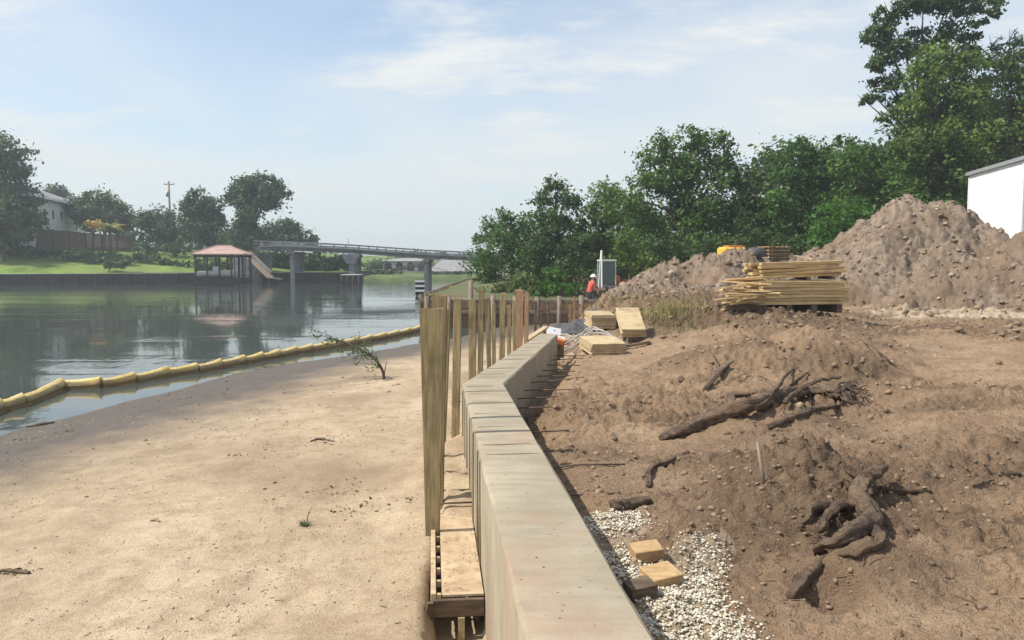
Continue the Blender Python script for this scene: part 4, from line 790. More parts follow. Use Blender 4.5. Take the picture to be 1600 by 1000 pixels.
for i, x in enumerate((455, 548, 665)):
    p = deck_pt(x); pr_ = MB().box((p.x, p.y + 3.4, p.z - 0.28), (1.1, 7.6, 0.45), None, 0.1).build('pier_cap', M['old_concrete'], br)
    for dy in (0.6, 3.4, 6.2): MB().box((p.x, p.y + dy, (p.z - 0.5) / 2 - 1), (0.62 if i != 1 else 0.85, 0.7, p.z - 0.5 + 2), None, 0.08).build('column', M['old_concrete'], pr_)
    if i == 1: MB().add([(p.x - 1.5, p.y - 0.3, p.z), (p.x + 1.5, p.y - 0.3, p.z), (p.x + 0.6, p.y - 0.3, p.z - 1.5), (p.x - 0.6, p.y - 0.3, p.z - 1.5), (p.x - 1.5, p.y + 1.2, p.z), (p.x + 1.5, p.y + 1.2, p.z), (p.x + 0.6, p.y + 1.2, p.z - 1.5), (p.x - 0.6, p.y + 1.2, p.z - 1.5)], [(0, 3, 2, 1), (4, 5, 6, 7), (0, 4, 7, 3), (1, 2, 6, 5), (3, 7, 6, 2)]).build('hammerhead', M['old_concrete'], pr_)
p = deck_pt(546); MB().tube([(p.x, p.y - 0.8, p.z + 0.8), (p.x, p.y - 0.8, p.z + 2.4)], 0.06, 6).build('sign_post', M['steel'], br)
ab = deck_pt(400); MB().box((ab.x - 1.6, ab.y + 3.5, ab.z / 2 - 0.3), (3, 9.5, ab.z - 0.6), None).build('abutment', M['old_concrete'], br)
# fender round the middle pier
p = P(550, 440, 113); fd_ = thing('pier_fender', 'dark timber fender crib standing in the water before the middle pier', 'fender', (p.x, 113, 0)); zt = P(550, 431, 113).z
for i in range(7): MB().box((0, 0, 0.05 + i * (zt - 0.1) / 6), (2.5, 2.5, 0.26), None, 0.02).build('wale', M['tarred'], fd_)
for x in (-1.2, -0.4, 0.4, 1.2):
    MB().tube([(x, -1.25, -1), (x, -1.25, zt + 0.15)], 0.12, 7).build('pile', M['tarred'], fd_, True)
MB().box((0, 0, zt + 0.16), (2.7, 2.7, 0.1)).build('top_plate', M['house_white'], fd_)
# striped channel board
p = P(656, 450, 74); sg_ = thing('striped_marker', 'black and white striped marker board on a pile in the river', 'marker', (p.x, 74, 0)); z1_ = P(656, 437, 74).z; z0_ = 0.10
MB().box((0, 0.05, (z0_ + z1_) / 2), (0.86, 0.06, z1_ - z0_)).build('backboard', M['black'], sg_)
for i in range(3): MB().box((0, 0.0, z1_ - 0.14 - i * 0.44), (0.88, 0.05, 0.20)).build('stripe', M['white'], sg_)
for x in (-0.3, 0.3): MB().tube([(x, 0.2, -1), (x, 0.2, z1_)], 0.11, 8).build('pile', M['dark_wood'], sg_, True)

# houses behind the bridge
def far_house(label, x0, x1, vt, ve, vb, Y, wallm, roofm, arches=0):
    a, b_ = P(x0, vb, Y), P(x1, vb, Y); zb = 1.2; w_ = b_.x - a.x; zev = P(x0, ve, Y).z - zb; zr_ = P(x0, vt, Y).z - zb
    t_ = thing('riverside_house', label, 'house', (a.x, Y, zb)); MB().box((w_ / 2, 5, zev / 2 - 0.4), (w_, 10, zev + 0.8)).build('wall', wallm, t_)
    e = 0.7; r = min(w_ * 0.3, 4); MB().add([(-e, -e, zev), (w_ + e, -e, zev), (w_ + e, 10 + e, zev), (-e, 10 + e, zev), (r, 5, zr_), (w_ - r, 5, zr_)], [(0, 1, 5, 4), (1, 2, 5), (2, 3, 4, 5), (3, 0, 4), (0, 3, 2, 1)]).build('roof', roofm, t_)
    n_ = max(2, int(w_ / 2.4))
    for i in range(n_):
        x = w_ * (i + 0.5) / n_; wd = w_ / n_ * 0.62; hh_ = zev * 0.6
        vs_ = [(x - wd / 2, -0.03, 0.3), (x + wd / 2, -0.03, 0.3)] + [(x + wd / 2 * math.cos(t_a), -0.03, hh_ + wd / 2 * math.sin(t_a) * (1 if arches else 0.05)) for t_a in np.linspace(0, math.pi, 9)]
        MB().add(vs_, [tuple(range(len(vs_)))]).build('window', M['glass'], t_)
        MB().box((x - wd / 2 - 0.12, -0.08, hh_ / 2), (0.22, 0.16, hh_)).build('column', wallm, t_)
far_house('pale riverside house with arched porch seen under the bridge', 598, 668, 403, 408, 436, 172, M['house_white'], M['grey_roof'], 1)
far_house('grey riverside house behind the right bridge pier', 672, 742, 402, 424, 438, 160, M['house_white'], M['grey_roof'])
far_house('small house in trees left of the middle bridge pier', 520, 546, 411, 417, 432, 176, M['house_white'], M['grey_roof'])
def ftree(lab, Y, lobes, mt='leaf_far'): tree('far_tree', lab, Y, lobes, lobes[0][0], 0.9, M[mt], 0.5, 2.4, group='trees beyond the bridge', trunk_r=0.3, extra=1)
ftree('dark trees under the bridge between its left and middle piers', 165, [(495, 415, 14), (515, 418, 12), (480, 420, 14), (530, 424, 8)])
tree('dark_thicket', 'dark thicket closing the view under the left half of the bridge', 140, [(x, 408 + 6 * math.sin(x * 0.3), 13) for x in range(446, 560, 13)] + [(x, 424, 9) for x in range(450, 530, 12)], 500, 1.7, M['leaf_dark'], 0.45, 2.6, cat='thicket', group='trees beyond the bridge', trunk_r=0.15, extra=1)
ftree('dark shrubs on the bank under the bridge beside the middle pier', 152, [(505, 412, 12), (520, 416, 12), (535, 420, 10), (490, 414, 14), (475, 414, 12), (512, 426, 8), (560, 426, 6)], 'leaf_dark')
ftree('small trees right of the middle bridge pier', 178, [(568, 418, 12), (585, 416, 12), (600, 420, 10), (560, 424, 8)])
ftree('row of low dark shrubs on the far bank before the arched house', 158, [(575, 424, 8), (592, 426, 7), (608, 427, 7), (560, 428, 6), (625, 430, 5), (680, 430, 6), (700, 430, 6), (718, 428, 7)], 'leaf_dark')
ftree('leafy trees between the arched house and the grey house', 168, [(600, 414, 8), (668, 414, 9), (676, 420, 8), (735, 416, 9), (585, 418, 8)])
ftree('bluish distant trees left of the arched house', 230, [(520, 408, 16), (560, 412, 10), (590, 412, 10), (620, 408, 12), (500, 405, 18)])
ftree('distant treetops above the right end of the bridge', 260, [(650, 398, 10), (690, 399, 9), (720, 402, 9), (670, 400, 9), (740, 402, 10), (630, 402, 8)])

# ------------------------------------------------------------------ old timber bulkhead at the end of the beach
ob = thing('timber_bulkhead', 'old brown timber bulkhead with plank facing behind the row of stakes', 'bulkhead', (0, 38, 0))
zt = P(700, 467, 38).z; xa, xb = P(661, 470, 38).x, P(935, 470, 38).x; n_ = 44
for i in range(n_):
    x0 = xa + (xb - xa) * i / n_; w_ = (xb - xa) / n_ * 0.93; h_ = zt - 0.08 + 0.05 * rnd.uniform(-1, 1)
    MB().box((x0 + w_ / 2, 0.03 * rnd.random(), h_ / 2 - 0.5), (w_, 0.05, h_ + 1)).build('plank', M['stake_red'] if i % 3 else M['grey_wood'], ob)
for z in (zt - 0.10, zt - 0.62): MB().beam((xa - 0.2, -0.13, z), (xb, -0.13, z), 0.14, 0.16, 0.01).build('wale', M['grey_wood'], ob)
for i in range(8):
    x = xa + (xb - xa) * (i + 0.2) / 8; MB().tube([(x, -0.3, -0.9), (x, -0.3, zt + (0.10 if i != 2 else 0.75) + 0.1 * rnd.random())], 0.11, 8, 0.04).build('pile', M['grey_wood'], ob, True)
for i in range(24):
    y0, y1 = i * 2.0, i * 2.0 + 1.9
    MB().box((xa - 0.1, (y0 + y1) / 2, zt / 2 - 0.5), (0.08, y1 - y0, zt + 1)).build('side_panel', M['dark_wood'], ob)
    MB().tube([(xa - 0.28, y1, -1), (xa - 0.28, y1, zt + 0.15)], 0.12, 7).build('pile', M['dark_wood'], ob, True)

# ------------------------------------------------------------------ white shed
s0, s1 = P(1511, 372, 45), P(1597, 372, 39); zb = 1.6; L = (Vector((s1.x, s1.y)) - Vector((s0.x, s0.y))).length; ang = math.atan2(s1.y - s0.y, s1.x - s0.x)
sh = thing('white_shed', 'tall plain white metal shed rising behind the dirt pile at the right edge', 'shed', (s0.x, s0.y, zb), ang); zt0 = P(1511, 274, 45).z - zb; zt1 = P(1597, 250, 39).z - zb
mb = MB(); Wd = 6.0
mb.add([(0, 0, 0), (L, 0, 0), (L, Wd, 0), (0, Wd, 0), (0, 0, zt0), (L, 0, zt1), (L, Wd, zt1), (0, Wd, zt0)], [(0, 1, 5, 4), (1, 2, 6, 5), (2, 3, 7, 6), (3, 0, 4, 7), (4, 5, 6, 7)]); mb.build('wall', M['shed_white'], sh)
MB().add([(-0.15, -0.15, zt0 - 0.02), (L + 0.15, -0.15, zt1 + 0.02), (L + 0.15, Wd, zt1 + 0.02), (-0.15, Wd, zt0 - 0.02), (-0.15, -0.15, zt0 + 0.16), (L + 0.15, -0.15, zt1 + 0.2), (L + 0.15, Wd, zt1 + 0.2), (-0.15, Wd, zt0 + 0.16)],
         [(0, 1, 5, 4), (1, 2, 6, 5), (2, 3, 7, 6), (3, 0, 4, 7), (4, 5, 6, 7), (0, 3, 2, 1)]).build('roof', M['steel'], sh)
for x in (0.04, L - 0.04): MB().box((x, -0.02, (zt0 if x < 1 else zt1) / 2 - 0.05), (0.10, 0.06, (zt0 if x < 1 else zt1) - 0.15)).build('corner_trim', M['white'], sh)
for i in range(1, 7): x = L * i / 7; hgt = zt0 + (zt1 - zt0) * i / 7 - 0.1; MB().box((x, -0.006, hgt / 2), (0.03, 0.012, hgt)).build('panel_rib', M['white'], sh)

# ------------------------------------------------------------------ lumber
def board_stack(label, px, v, w, dpth, layers, th, rz, mat, name='plywood_stack', tilt=0.0, jit=0.02, cat='lumber', lift=0.0):
    p = on_dirt(px, v); t_ = thing(name, label, cat, (p.x, p.y, p.z + 0.0 + lift), rz)
    if tilt: t_.rotation_euler = (tilt, 0, rz)
    for x in (-w * 0.35, w * 0.35): MB().box((x, 0, 0.02), (0.09, dpth * 0.96, 0.10), None, 0.005).build('bearer', M['dark_wood'], t_)
    for k in range(layers): MB().box((rnd.uniform(-jit, jit), rnd.uniform(-jit, jit), 0.075 + th * (k + 0.5)), (w, dpth, th * 0.93), (0, 0, rnd.uniform(-0.012, 0.012)), 0.003).build('sheet', mat, t_)
    return t_
board_stack('front low stack of tan plywood panels on the dirt near the wall end', 940, 553, 0.76, 0.95, 6, 0.042, 0.20, M['ply'], tilt=0.10)
board_stack('right tilted stack of tan panels leaning towards the camera near the wall end', 984, 529, 0.58, 1.30, 5, 0.044, 0.0, M['ply'], tilt=0.36, lift=0.25)
board_stack('rear small stack of tan panels beside the bent pipes', 937, 515, 0.66, 1.1, 8, 0.046, 0.08, M['ply'], tilt=0.05)
p, q = on_dirt(962, 547), on_dirt(1016, 538); o = MB().beam((p.x, p.y, p.z + 0.05), (q.x, q.y, q.z + 0.05), 0.14, 0.06, 0.005).build('loose_plank', M['dark_wood']); set_props(o, 'dark loose plank lying beside the low panel stacks', 'plank')
# long lumber on bearers
def lumber(label, px, v, L_, nl, nw, th, bw, rz, lift, bearers=4, jit=0.16):
    p = on_dirt(px, v); t_ = thing('lumber_pile', label, 'lumber', (p.x, p.y + 0.2, p.z + lift), rz); z = 0.0
    if bearers:
        for k in range(bearers): MB().box((-L_ * 0.42 + L_ * 0.84 * k / (bearers - 1), nw * bw / 2, 0.08), (0.16, nw * bw, 0.24), None, 0.01).build('bearer', M['dark_wood'], t_)
        z = 0.20
    for k in range(nl):
        for j in range(nw): MB().box((rnd.uniform(-jit, jit), bw * (j + 0.5), z + th * (k + 0.5)), (L_ * (1 - 0.10 * rnd.random()), bw * 0.95, th * 0.90), (0, rnd.uniform(-0.006, 0.006), rnd.uniform(-0.025, 0.025)), 0.006).build('board', M['lumber'], t_)
    return t_, p, z + nl * th
lp, p0, ztop = lumber('long stack of yellow lumber on dark bearers in the middle of the dirt lot', 1257, 489, 2.80, 7, 5, 0.095, 0.24, 0.20, 0.0)
t2 = thing('lumber_pile', 'second bundle of brown lumber lying crooked on top of the long stack', 'lumber', (p0.x + 0.05, p0.y + 0.62, p0.z + ztop + 0.09), 0.06); t2.rotation_euler = (0, -0.035, 0.06)
for x in (-0.9, 0.3, 1.0): MB().box((x, 0.45, -0.045), (0.10, 0.9, 0.085)).build('sticker', M['dark_wood'], t2)
for k in range(5):
    for j in range(4): MB().box((rnd.uniform(-0.12, 0.12) + 0.05, 0.24 * (j + 0.5), 0.09 * (k + 0.5)), (2.75 * (1 - 0.16 * rnd.random()), 0.225, 0.078), (0, rnd.uniform(-0.012, 0.012), rnd.uniform(-0.05, 0.05)), 0.006).build('board', M['lumber'], t2)
sp = on_dirt(1172, 487); t3 = thing('splayed_planks', 'jumble of yellow planks splayed out at the left end of the lumber stack', 'lumber', (sp.x, sp.y + 0.3, sp.z), 0)
for i in range(20):
    a = rnd.uniform(-0.55, 0.45); z = 0.10 + 0.038 * i; MB().box((rnd.uniform(-0.15, 0.2), rnd.uniform(-0.25, 0.5), z), (rnd.uniform(0.9, 1.5), 0.14, 0.038), (rnd.uniform(-0.15, 0.15), rnd.uniform(-0.22, 0.10), a), 0.004).build('board', M['lumber'], t3)
MB().box((0, 0.1, 0.04), (1.1, 0.14, 0.14), None, 0.01).build('bearer', M['dark_wood'], t3); MB().box((-0.1, 0.6, 0.04), (1.1, 0.14, 0.14), None, 0.01).build('bearer', M['dark_wood'], t3)
# strapped stack of short pallets on the crest
pp = P(1208, 415, 38.5); zg = gz(pp.x, 38.5); ps = thing('pallet_stack', 'stack of pale pallets with dark strap standing behind the lumber', 'pallet', (pp.x, 38.5, zg), 0.25); zt = P(1208, 384, 38.5).z - zg; n_ = max(4, int(zt / 0.15))
for k in range(n_):
    z = k * zt / n_
    for y in (-0.45, 0, 0.45): MB().box((0, y, z + 0.05), (1.1, 0.09, 0.09)).build('stringer', M['dark_wood'], ps)
    for x in np.linspace(-0.5, 0.5, 5): MB().box((x, 0, z + 0.115), (0.12, 1.05, 0.028)).build('slat', M['lumber'], ps)
for x in (-0.38,): MB().box((x, -0.56, zt / 2), (0.09, 0.05, zt + 0.25)).build('strap_post', M['dark_wood'], ps)
tp = P(1258, 412, 38.0); o = MB().add([(-1.2, 0, 0), (1.0, 0, 0), (1.0, 1.2, 0.1), (-1.2, 1.2, 0.1), (-1.1, 0.3, 0.55), (0.6, 0.3, 0.25), (0.6, 1.0, 0.3), (-1.1, 1.0, 0.6)], [(0, 1, 5, 4), (1, 2, 6, 5), (2, 3, 7, 6), (3, 0, 4, 7), (4, 5, 6, 7), (0, 3, 2, 1)]).build('folded_tarp', M['ply'])
o.location = (tp.x, 38.0, gz(tp.x, 38.0) - 0.05); set_props(o, 'tan folded cover lying behind the lumber pile', 'tarp')
for i, (px, v, s_, mt, lab) in enumerate(((1163, 408, 0.42, 'white', 'pale sack lying on the berm left of the pallets'), (1180, 416, 0.5, 'tarp', 'black plastic sack on the berm left of the pallets'))):
    p = P(px, v, 36.5); zz_ = gz(p.x, 36.5); mb = MB(); vv_ = []
    for a in range(6):
        for b2 in range(10):
            th_ = math.pi * a / 5; ph = 2 * math.pi * b2 / 10; rr_ = s_ * (0.85 + 0.3 * rnd.random()); vv_.append((rr_ * math.sin(th_) * math.cos(ph), rr_ * 0.8 * math.sin(th_) * math.sin(ph), s_ * 0.45 + rr_ * 0.55 * math.cos(th_)))
    mb.add(vv_, [(a * 10 + b2, a * 10 + (b2 + 1) % 10, (a + 1) * 10 + (b2 + 1) % 10, (a + 1) * 10 + b2) for a in range(5) for b2 in range(10)]); o = mb.build('plastic_sack', M[mt], None, True); o.location = (p.x, 36.5, zz_ - 0.05); set_props(o, lab, 'sack')

# ------------------------------------------------------------------ machines and worker
ep = P(951, 447, 43); zg = gz(ep.x, 43); ex = thing('mini_excavator', 'small excavator with grey framed cab and upright white boom behind the worker', 'excavator', (ep.x + 0.05, 43.4, zg), 0.10)
zc0 = P(951, 446, 43).z - zg; zc1 = P(951, 408, 43).z - zg; w_ = 0.78
for x in (-w_ / 2, w_ / 2):
    for y in (0, 1.1): MB().beam((x, y, zc0), (x * 0.94, y, zc1), 0.06, 0.06, 0.01).build('cab_pillar', M['cab_grey'], ex)
MB().box((0, 0.55, zc1 + 0.03), (w_ + 0.08, 1.25, 0.10), None, 0.03).build('cab_roof', M['cab_grey'], ex)
for y in (0.02, 1.08): MB().box((0, y, (zc0 + zc1) / 2), (w_ - 0.08, 0.02, zc1 - zc0 - 0.1)).build('window', M['cab_glass'], ex)
for x in (-w_ / 2 + 0.03, w_ / 2 - 0.03): MB().box((x, 0.55, (zc0 + zc1) / 2), (0.02, 1.0, zc1 - zc0 - 0.1)).build('window', M['cab_glass'], ex)
MB().box((0.1, 0.9, zc0 - 0.18), (1.5, 2.0, 0.36), None, 0.06).build('house_body', M['tarp'], ex); MB().box((0.55, 1.5, zc0 + 0.25), (0.7, 0.8, 0.5), None, 0.08).build('engine_hood', M['orange'], ex)
for x in (-0.6, 0.75):
    mb = MB(); ol = [(1.9 * math.cos(a_) * 0.55 + 0.8, max(0.02, 0.22 + 0.22 * math.sin(a_))) for a_ in np.linspace(0, 2 * math.pi, 20)[:-1]]; n_ = len(ol)
    mb.add([(x - 0.16, a_, b2) for a_, b2 in ol] + [(x + 0.16, a_, b2) for a_, b2 in ol], [(i, (i + 1) % n_, n_ + (i + 1) % n_, n_ + i) for i in range(n_)] + [tuple(range(n_))[::-1], tuple(range(n_, 2 * n_))]); mb.build('track', M['rubber'], ex)
zb1 = P(936, 392, 43).z - zg
MB().beam((-0.55, -0.1, zc0 - 0.2), (-0.56, -0.7, zb1), 0.10, 0.13, 0.02).build('boom', M['white'], ex); MB().beam((-0.56, -0.7, zb1 - 0.02), (-0.57, -0.90, zc0 - 0.1), 0.07, 0.09, 0.02).build('stick', M['white'], ex)
MB().tube([(-0.55, -0.22, zc0 - 0.1), (-0.56, -0.62, zb1 - 0.5)], 0.05, 8).build('cylinder', M['steel'], ex); MB().box((-0.60, -1.0, zc0 - 0.3), (0.45, 0.4, 0.35), (0.4, 0, 0), 0.05).build('bucket', M['rust'], ex)
# yellow dozer behind the berm
yp = P(1143, 395, 45); zg = gz(yp.x, 45); dz = thing('yellow_dozer', 'yellow tracked machine mostly hidden behind the crest of the berm', 'dozer', (yp.x, 45, zg), 0.2); zt = P(1143, 385, 45).z - zg
MB().box((0.0, 0, zt - 0.32), (1.35, 1.0, 0.55), None, 0.10).build('hood', M['yellow'], dz); MB().box((0.1, 0, zt - 0.02), (0.9, 0.8, 0.12), None, 0.03).build('hood_cover', M['orange'], dz)
MB().box((0, 0, max(0.5, zt - 0.95)), (2.3, 1.2, 0.6), None, 0.06).build('chassis', M['yellow'], dz); MB().box((-1.45, 0, 0.55), (0.12, 2.2, 0.9), (0, -0.1, 0), 0.03).build('blade', M['rust'], dz)
MB().tube([(0.35, 0.25, zt - 0.1), (0.35, 0.25, zt + 0.28)], 0.05, 8).build('exhaust', M['rust'], dz); MB().box((0.9, 0, zt - 0.35), (0.4, 0.6, 0.6), None, 0.05).build('seat', M['rubber'], dz)
for y in (-0.75, 0.75):
    mb = MB(); ol = [(1.15 * math.cos(a_), max(0.0, 0.38 + 0.38 * math.sin(a_))) for a_ in np.linspace(0, 2 * math.pi, 20)[:-1]]; n_ = len(ol)
    mb.add([(a_, y - 0.2, b2) for a_, b2 in ol] + [(a_, y + 0.2, b2) for a_, b2 in ol], [(i, n_ + i, n_ + (i + 1) % n_, (i + 1) % n_) for i in range(n_)] + [tuple(range(n_)), tuple(range(n_, 2 * n_))[::-1]]); mb.build('track', M['rubber'], dz)
# orange barrier fence
of = thing('orange_fence', 'orange mesh safety fence along the foot of the trees right of the excavator', 'fence', (P(975, 440, 44).x, 44, 0)); x1 = P(1065, 440, 44).x - of.location.x
for i in range(9):
    x = x1 * i / 8; X = of.location.x + x; g_ = gz(X, 44); MB().beam((x, 0, g_ - 0.2), (x + 0.03, 0, g_ + 1.05), 0.05, 0.05).build('post', M['grey_wood'], of)
    if i < 8:
        xn = x1 * (i + 1) / 8; gn = gz(of.location.x + xn, 44); mb = MB()
        for k in range(7): f = 0.12 + 0.13 * k; mb.beam((x, -0.04, g_ + f), (xn, -0.04, gn + f - 0.02), 0.012, 0.085)
        for k in range(8): xx = x + (xn - x) * k / 8; gg = g_ + (gn - g_) * k / 8; mb.beam((xx, -0.055, gg + 0.08), (xx, -0.055, gg + 0.98), 0.05, 0.01)
        mb.build('mesh_panel', M['orange'], of)
# worker
wp = P(921, 478, 40.5); zg = gz(wp.x, 40.5); wk = thing('person', 'worker in white hard hat and red vest bending near the small excavator', 'person', (wp.x, 40.5, zg), 0.5)
def skin_body():
    J = {'pel': (0, 0, 0.92), 'w': (0.03, 0, 1.08), 'ch': (0.12, 0, 1.32), 'nk': (0.18, 0, 1.47), 'hd0': (0.21, 0, 1.55), 'hd': (0.23, 0, 1.66), 'hip1': (0, 0.1, 0.88), 'hip2': (0, -0.1, 0.88), 'k1': (0.10, 0.13, 0.48), 'k2': (-0.02, -0.14, 0.47),
         'a1': (-0.02, 0.14, 0.07), 'a2': (-0.16, -0.15, 0.07), 'f1': (0.18, 0.15, 0.035), 'f2': (0.03, -0.17, 0.035), 's1': (0.14, 0.19, 1.38), 's2': (0.14, -0.19, 1.38), 'e1': (0.24, 0.25, 1.12), 'e2': (0.26, -0.24, 1.13), 'h1': (0.46, 0.2, 1.05), 'h2': (0.48, -0.18, 1.06), 'g1': (0.55, 0.18, 1.05), 'g2': (0.57, -0.16, 1.06)}
    Rr = {'pel': 0.145, 'w': 0.13, 'ch': 0.155, 'nk': 0.062, 'hd0': 0.08, 'hd': 0.098, 'hip1': 0.10, 'hip2': 0.10, 'k1': 0.068, 'k2': 0.068, 'a1': 0.05, 'a2': 0.05, 'f1': 0.04, 'f2': 0.04, 's1': 0.07, 's2': 0.07, 'e1': 0.052, 'e2': 0.052, 'h1': 0.036, 'h2': 0.036, 'g1': 0.035, 'g2': 0.035}
    E = [('pel', 'w'), ('w', 'ch'), ('ch', 'nk'), ('nk', 'hd0'), ('hd0', 'hd'), ('pel', 'hip1'), ('pel', 'hip2'), ('hip1', 'k1'), ('hip2', 'k2'), ('k1', 'a1'), ('k2', 'a2'), ('a1', 'f1'), ('a2', 'f2'), ('ch', 's1'), ('ch', 's2'), ('s1', 'e1'), ('s2', 'e2'), ('e1', 'h1'), ('e2', 'h2'), ('h1', 'g1'), ('h2', 'g2')]
    ks = list(J); me = bpy.data.meshes.new('body'); me.from_pydata([J[k] for k in ks], [(ks.index(a), ks.index(b)) for a, b in E], []); me.update()
    o = bpy.data.objects.new('body', me); COL.objects.link(o); md = o.modifiers.new('skin', 'SKIN'); sub = o.modifiers.new('sub', 'SUBSURF'); sub.levels = 2; sub.render_levels = 2
    for i, k in enumerate(ks): me.skin_vertices[0].data[i].radius = (Rr[k], Rr[k]); me.skin_vertices[0].data[i].use_root = (k == 'pel')
    dg = bpy.context.evaluated_depsgraph_get(); m2 = bpy.data.meshes.new_from_object(o.evaluated_get(dg)); bpy.data.objects.remove(o); return m2
bm_ = skin_body()
for mt in ('skin', 'red_cloth', 'denim', 'rubber'): bm_.materials.append(M[mt])
for pl in bm_.polygons:
    c = pl.center; r2 = c.x
    pl.material_index = 3 if c.z < 0.10 else (2 if c.z < 0.93 and c.x < 0.30 else (1 if (c.z < 1.46 and c.x < 0.40) else 0)); pl.use_smooth = True
bo = bpy.data.objects.new('body', bm_); COL.objects.link(bo); bo.parent = wk
mb = MB(); vv_ = []; nr = 6
for a in range(nr + 1):
    th_ = math.pi / 2 * a / nr
    for k in range(14): ph = 2 * math.pi * k / 14; rr_ = 0.145 * math.sin(th_); vv_.append((0.235 + rr_ * math.cos(ph) * 1.12, rr_ * math.sin(ph), 1.68 + 0.15 * math.cos(th_)))
for k in range(14): ph = 2 * math.pi * k / 14; vv_.append((0.25 + 0.20 * math.cos(ph), 0.175 * math.sin(ph), 1.672))
mb.add(vv_, [(a * 14 + k, (a + 1) * 14 + k, (a + 1) * 14 + (k + 1) % 14, a * 14 + (k + 1) % 14) for a in range(nr + 1) for k in range(14)]); mb.build('hard_hat', M['white'], wk, True)
# low picket barricade
bp = P(912, 492, 33); zg = gz(bp.x, 33); bk = thing('picket_barricade', 'low brown wooden picket barricade in front of the worker', 'barricade', (bp.x, 33, zg), 0.1); wB = 50 * 33 / F; zt = P(912, 476, 33).z - zg
for z in (zt * 0.95, zt * 0.35): MB().beam((-wB / 2, 0, z), (wB / 2, 0, z + 0.03), 0.04, 0.09).build('rail', M['stake_red'], bk)
for i in range(8): x = -wB / 2 + wB * (i + 0.5) / 8; MB().beam((x, -0.04, -0.1), (x + 0.04 * rnd.uniform(-1, 1), -0.04, zt + (0.35 if i == 1 else 0.02)), 0.03, 0.09).build('picket', M['lumber'] if i % 2 else M['stake_red'], bk)
# debris at the far end of the cap
p = P(866, 486, 24); o = MB().box((0, 0, 0), (0.42, 0.03, 0.30), (-0.75, 0.18, 0.1), 0.004).build('scrap_board', M['house_white']); o.location = (p.x, 24, gz(p.x, 24) + 0.36); o.location.z = gz(p.x, 24) + 0.30; set_props(o, 'pale scrap board propped at the far end of the concrete cap', 'board')
MB().beam((0.05, 0.15, -0.6), (0, 0.03, 0.05), 0.06, 0.05).build('prop', M['dark_wood'], o)
for i in range(6):
    a = P(862 + i * 7, 488 + 2 * i, 23 - 0.5 * i); pts = []
    for k in range(7): f = k / 6; x, y = a.x + f * (0.75 + 0.1 * i), a.y - f * 1.2; pts.append((x, y, gz(x, y) + 0.05 + 0.38 * math.sin(math.pi * min(1, f * 0.95 + 0.05)) * (1 - 0.1 * i)))
    o = MB().tube(pts, 0.022, 7).build('bent_pipe', M['pipe'], None, True); set_props(o, ORD[i] + ' bent grey pipe from the left in the tangle behind the cap end', 'pipe', 'bent pipes behind the cap')
p = on_dirt(900, 516); tb = MB(); vv_ = []
for a in range(9):
    for b2 in range(9): x, y = -0.7 + 1.4 * a / 8, -0.5 + 1.6 * b2 / 8; vv_.append((x, y, gz(p.x + x, p.y + y) - p.z + 0.03 + 0.22 * max(0, 1 - (x / 0.7) ** 2) * max(0, 1 - ((y - 0.3) / 0.8) ** 2) + 0.07 * rnd.random()))
o = tb.add(vv_, [(a * 9 + b2, (a + 1) * 9 + b2, (a + 1) * 9 + b2 + 1, a * 9 + b2 + 1) for a in range(8) for b2 in range(8)]).build('crumpled_tarp', M['tarp'], None, True); o.location = p; set_props(o, 'dark crumpled sheet under the bent pipes', 'tarp')
for i, (px, v, dd, mt, lab) in enumerate(((872, 512, (0.30, 0.22, 0.12), 'orange', 'orange red scrap lying on the far end of the cap'), (878, 516, (0.24, 0.20, 0.08), 'white', 'pale scrap lying on the far end of the cap'))):
    p = P(px, v, 18.6 + 0.5 * i); mb = MB(); mb.box((0, 0, 0), dd, (0.3, 0.2, 0.5 + i), 0.02); o = mb.build('scrap_piece', M[mt]); o.location = (p.x, p.y, max(gz(p.x, p.y) + 0.06, 1.2)); set_props(o, lab, 'scrap')
    MB().beam((0, 0, -0.45), (0, 0, 0), 0.12, 0.1).build('support', M['dark_wood'], o)
a, b_ = P(824, 526, 20.0), P(853, 512, 22.5); o = MB().beam((a.x, a.y, 1.10), (b_.x, b_.y, 1.22), 0.16, 0.05, 0.004).build('form_plank', M['ply']); set_props(o, 'tan plank lying left of the far end of the cap', 'plank')
for f in (0.1, 0.5, 0.9): q = a.lerp(b_, f); MB().beam((q.x, q.y, 0.0), (q.x, q.y, 1.08 + 0.1 * f), 0.08, 0.08).build('leg', M['dark_wood'], o)
for i, (px, vt, w_) in enumerate(((836, 470, 9), (845, 482, 7), (856, 478, 6))):
    Y = 30 + i * 2; p = P(px, 500, Y); o = MB().beam((p.x, Y, 0.0), (p.x + 0.03, Y, P(px, vt, Y).z), w_ * Y / F, 0.1, 0.005).build('dark_post', M['dark_wood']); set_props(o, ORD[i] + ' dark post right of the stake row, by the timber bulkhead', 'post', 'dark posts by the bulkhead')

